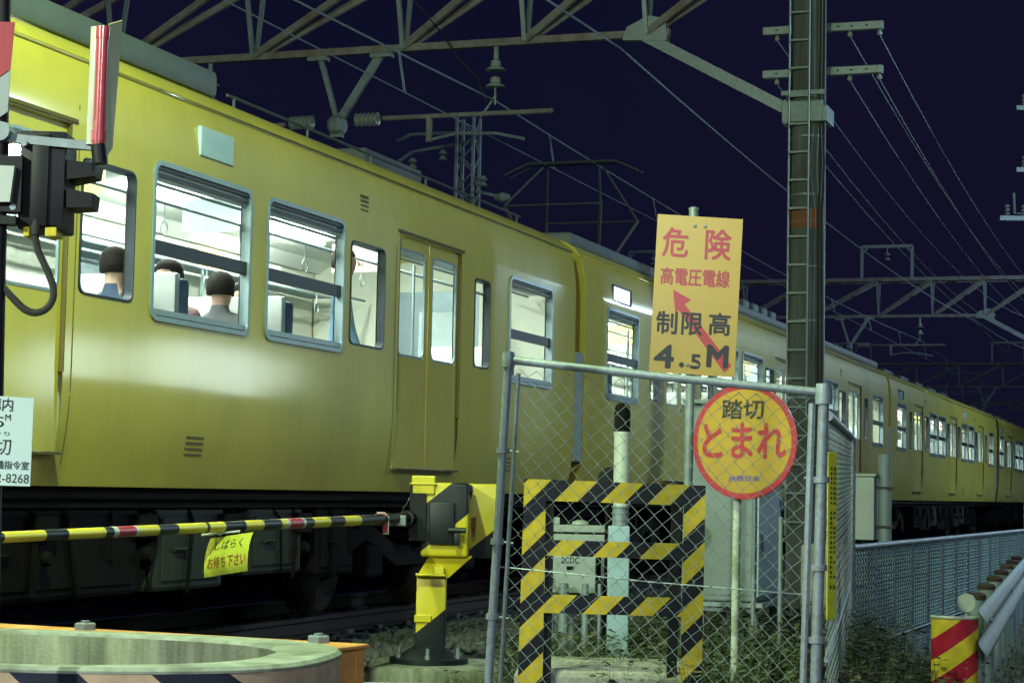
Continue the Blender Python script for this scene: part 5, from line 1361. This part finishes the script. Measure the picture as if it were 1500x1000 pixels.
# crossbuck arm and boards
mb = MB(); pl_ = [spx(-60,120),spx(22,35)]
v0 = [spx(-70,35),spx(26,37),spx(20,105),spx(-70,170)]; v1 = [spx(-70,172),spx(20,107),spx(16,167),spx(-70,230)]
mb.add([(v.x,-.04,v.z) for v in v0]+[(v.x,-.035,v.z) for v in v0], [(3,2,1,0),(4,5,6,7),(0,1,5,4),(1,2,6,5),(2,3,7,6),(3,0,4,7)], 0)
mb.add([(v.x,-.04,v.z) for v in v1]+[(v.x,-.035,v.z) for v in v1], [(3,2,1,0),(4,5,6,7),(0,1,5,4),(1,2,6,5),(2,3,7,6),(3,0,4,7)], 1)
mb.build('red_and_grey_board', [M['red'], M['cab_light']], sg)
mb = MB(); v0 = [spx(-60,243),spx(27,247),spx(20,299),spx(-60,300)]; mb.add([(v.x,-.05,v.z) for v in v0]+[(v.x,-.03,v.z) for v in v0], [(3,2,1,0),(4,5,6,7),(0,1,5,4),(1,2,6,5),(2,3,7,6),(3,0,4,7)]); mb.build('pale_panel', M['white'], sg)
mb = MB(); a = spx(-30,238); b = spx(28,312); mb.box(a.x, b.x+.01, -.028, .03, b.z, a.z+.02); mb.box(a.x, b.x, -.04,.02, spx(0,330).z, spx(0,318).z); mb.build('panel_casing', M['black'], sg)
# white notice below
nb = thing('phone_notice', (sg.location.x, YS-.06, -.45), 0, 'pale crossing notice board with black writing and a telephone number at the left edge', 'notice')
def npx(px, py): v = P(px, py, YS-.06); return (v.x-nb.location.x, v.z+.45)
mb = MB(); mb.prism([npx(-80,575),npx(50,583),npx(44,712),npx(-80,708)][::-1], -.002, .002); bb = mb.build('board', M['notice_white'], nb)
def nl(s, xr, py, w_, h_, m_=M['ink'], b_=.01):
    x_, z_ = npx(xr - w_/2, py); lettering(s, nb, x_, z_, w_*ks, h_*ks, m_, y=-.0035, bold=b_, rot=R(-1.6))
nl('踏切構内', 19, 591, 72, 19); nl('4.5', 6, 617, 36, 15, b_=.0); nl('M', 16, 611, 8, 9); nl('ふみきり', 14, 634, 50, 6, b_=0); nl('踏切', 16, 653, 46, 24, b_=.0); nl('岡山信通指令室', 42, 680, 84, 12, b_=.015); nl('086-222-8268', 42, 699, 96, 13, b_=.0)
mb = MB(); mb.box(-.12,.05,.003,.03,npx(0,640)[1]-.01,npx(0,640)[1]+.01); mb.build('bracket', M['galv'], nb)

# far utility pole at the right edge with arms reaching into view
q = P(1516, 500, 30)
up = thing('utility_pole', (q.x, 30, -.45), 0, 'utility pole at the right edge with insulators on its arms', 'pole')
mb = MB(); mb.tube([(0,0,0),(0,0,12)], [.17,.11], 18); mb.build('shaft', M['pole_concrete'], up, smooth=40)
for k_, (z_, xl_, n_) in enumerate(((P(1480,321,30).z, 1462, 2), (P(1480,250,30).z, 1486, 2), (P(1480,160,30).z, 1486, 1))):
    mb = MB(); xl2 = P(xl_,300,30).x-q.x; mb.bar((xl2,-.1,z_+.45),(.7,-.1,z_+.45),.07,.07); cr = mb.build('crossarm', M['galv'], up)
    for j in range(n_):
        mb = MB(); xx = xl2+.12+.25*j
        for kk in range(3): mb.lathe([(.02,z_+.49+.06*kk),(.045,z_+.51+.06*kk),(.02,z_+.54+.06*kk)], 10, (xx,-.1,0))
        mb.build('insulator', M['porcelain'], cr)
mb = MB(); mb.tube([(P(1483,240,30).x-q.x,-.1,P(0,240,30).z+.3),(P(1484,262,30).x-q.x,-.1,P(0,270,30).z+.3),(P(1494,268,30).x-q.x,-.1,P(0,270,30).z+.3)], .02, 6); mb.build('bracket', M['galv'], up)

# ================================================================ WEEDS
def blades(name, spots, hmin, hmax, mats, label, cat):
    rng = np.random.RandomState(11); V = []; Fc = []; Mi = []
    for (x, y, z) in spots:
        h = rng.uniform(hmin, hmax); a = rng.uniform(0, 2*math.pi); w_ = rng.uniform(.003,.007); ln = rng.uniform(.1,.6)*h
        dx, dy = math.cos(a), math.sin(a); b = len(V)
        p0 = np.array([x,y,z]); p1 = p0+np.array([dx*ln*.3,dy*ln*.3,h*.55]); p2 = p0+np.array([dx*ln,dy*ln,h])
        s = np.array([-dy,dx,0])*w_
        V += [p0-s, p0+s, p1+s*.8, p1-s*.8, p2]; Fc += [(b,b+1,b+2,b+3),(b+3,b+2,b+4)]; m = 0 if rng.rand() < .65 else 1; Mi += [m,m]
        if rng.rand() < .8:                       # leaflets up the stem
            for t in (.35,.55,.75,.95):
                c = p0 + (p2-p0)*t; aa = rng.uniform(0,2*math.pi); l = rng.uniform(.02,.06); u = np.array([math.cos(aa),math.sin(aa),rng.uniform(-.2,.5)])*l; v = np.array([-math.sin(aa),math.cos(aa),.1])*l*.4
                b = len(V); V += [c, c+u*.5+v, c+u, c+u*.5-v]; Fc += [(b,b+1,b+2,b+3)]; Mi += [m]
    me = bpy.data.meshes.new(name); me.from_pydata([tuple(v) for v in V], [], Fc)
    for m in mats: me.materials.append(m)
    me.polygons.foreach_set('material_index', Mi); me.update()
    o = bpy.data.objects.new(name, me); col.objects.link(o); tag(o, label, cat, kind='stuff'); return o
rng = np.random.RandomState(21)
sp = []
while len(sp) < 16000:
    x = rng.uniform(.05, 2.6); y = rng.uniform(8.3, 15.0); s_, d_ = track_sd(Vector((x,y,0)))
    if not (2.0 < d_ < 4.6): continue
    dens = .35 + .65*(math.sin(x*5+y*1.7)*.5+.5)
    if rng.rand() > dens: continue
    if x < .45 and y < 9.6: continue
    sp.append((x, y, gz(d_)-.01))
blades('weeds', sp, .16, .58, [M['leaf'], M['dry_leaf']], 'tangled weeds and dry grass growing around the sign posts and cabinets', 'weeds')
sp = []
while len(sp) < 7000:
    x = rng.uniform(3.0, 12.5); y = rng.uniform(9.0, 34.0); s_, d_ = track_sd(Vector((x,y,0)))
    if not (4.0 < d_ < 7.4): continue
    sp.append((x, y, -.44))
blades('verge_grass', sp, .04, .22, [M['leaf'], M['dry_leaf']], 'short dry grass along the guard rail and the low fence', 'grass')
sp = []
for cx0, cy0, nn_ in ((P(676,985,12.0).x, 11.9, 50), (P(745,970,11.8).x, 11.9, 160), (P(600,985,11.2).x, 11.3, 40)):
    for i in range(nn_): sp.append((cx0+rng.normal()*.05, cy0+rng.normal()*.05, -.26))
blades('grass_tuft', sp, .05, .22, [M['leaf'], M['dry_leaf']], 'green tufts of grass at the foot of the machine plinth', 'grass')

# ================================================================ OFF-FRAME SURROUNDINGS THAT LIGHT THE PLACE
for k, (lp, wt, cc, rad) in enumerate(LAMPS):
    L_ = bpy.data.lights.new('street_lamp_light', 'POINT'); L_.energy = wt; L_.color = cc; L_.shadow_soft_size = rad
    lo = bpy.data.objects.new('street_lamp_light', L_); col.objects.link(lo); lo.location = lp
    away = Vector((-1.6,-.6,0)) if lp[0] < 0 else Vector((1.8,-.3,0))
    base = Vector((lp[0]+away.x, lp[1]+away.y, 0)); s_, d_ = track_sd(base); zg = gz(d_)
    t = thing('street_lamp', (base.x, base.y, zg), 0, ['crossing lamp post left of the train', 'street lamp behind the photographer', 'lamp added behind the photographer to the left to brighten the gate machine', 'street lamp on the road beyond the guard rail', 'farther street lamp along the road'][k], 'street lamp', 'street lamps around the crossing')
    tz = lp[2]-zg+.25
    mb = MB(); mb.tube([(0,0,0),(0,0,tz-.2),(-away.x*.2,-away.y*.2,tz),(-away.x,-away.y,tz)], [.07,.05,.04,.03], 10); mb.build('pole', M['galv'], t, smooth=40)
    mb = MB(); mb.bbox(-away.x-.28,-away.x+.28,-away.y-.12,-away.y+.12,tz-.06,tz+.04,.02); mb.build('lamp_head', M['cab_gray'], t)
# shop across the road whose lit window mirrors in the train's flank
shp = Vector((19.8, 30.6, -.45)); sdir = math.atan2(-.648, -.762)
sh = thing('corner_shop', shp, sdir + R(90), 'small shop with a lit front window across the road to the right', 'building')
M['shop_window'] = emis('lit_shop_window', (.80,1.0,.95), 12.0); M['house_light'] = emis('house_window_light', (.75,.92,1.0), 40.0); M['shop_dim'] = emis('dimmer_shop_window', (.80,1.0,.9), 7.0); M['shop_wall'] = mat('shop_wall', (.35,.34,.32), rough=.8)
mb = MB(); mb.box(-4.5,4.5,.0,7,0,2.45); mb.box(-4.5,4.5,0,7,4.45,5.0); mb.box(-4.5,-3.0,0,7,2.45,4.45); mb.box(3.0,4.5,0,7,2.45,4.45); mb.box(-3,3,.3,7,2.45,4.45); mb.build('wall', M['shop_wall'], sh)
for k, (a, b, za, zb2) in enumerate(((-2.95,-2.2,3.3,4.0),(-2.18,-1.3,3.0,4.2),(-1.28,.1,3.2,4.3),(.12,.9,3.35,4.1),(.92,2.3,3.15,4.25),(2.32,2.95,3.35,3.95))):
    mb = MB(); mb.bbox(a,b,.05,.08,za,zb2,.01); mb.build('lit_window', M['shop_window' if k in (1,2,4) else 'shop_dim'], sh)
mb = MB(); mb.box(-4.8,4.8,-.5,7.3,5.0,5.2); mb.build('roof', M['roof_gray'], sh)

# distant houses down the road whose lit windows glint in the far cars
for k, (hx, hy, hw_, hd_, hh_) in enumerate(((33.0, 92.0, 9, 7, 5.5), (43.0, 118.0, 10, 8, 6.0))):
    hb = thing('roadside_house', (hx, hy, -.45), RZ-R(90)+R(130), ['two-storey house with lit windows down the road to the right', 'farther house with lit windows down the road to the right'][k], 'house')
    mb = MB(); mb.box(-hw_/2,hw_/2,0,hd_,0,hh_); mb.build('wall', M['shop_wall'], hb)
    mb = MB(); mb.prism([(-hw_/2-.4,hh_),(hw_/2+.4,hh_),(0,hh_+1.8)], -.4, hd_+.4); mb.build('roof', M['dark_roof'], hb)
    for j, (a, b, za, zb2) in enumerate(((-3.6,-2.4,1.3,2.4),(-1.6,-1.1,.6,2.5),(-.2,1.2,1.4,2.3),(2.4,3.2,1.0,2.4),(-3.0,-2.2,3.6,4.5),(1.0,2.2,3.7,4.5))):
        mb = MB(); mb.box(a-.06,b+.06,-.05,-.003,za-.06,zb2+.06); f_ = mb.build('window', M['alu'], hb)
        mb = MB(); mb.box(a,b,-.06,-.052,za,zb2); mb.build('pane', M['house_light'], f_)
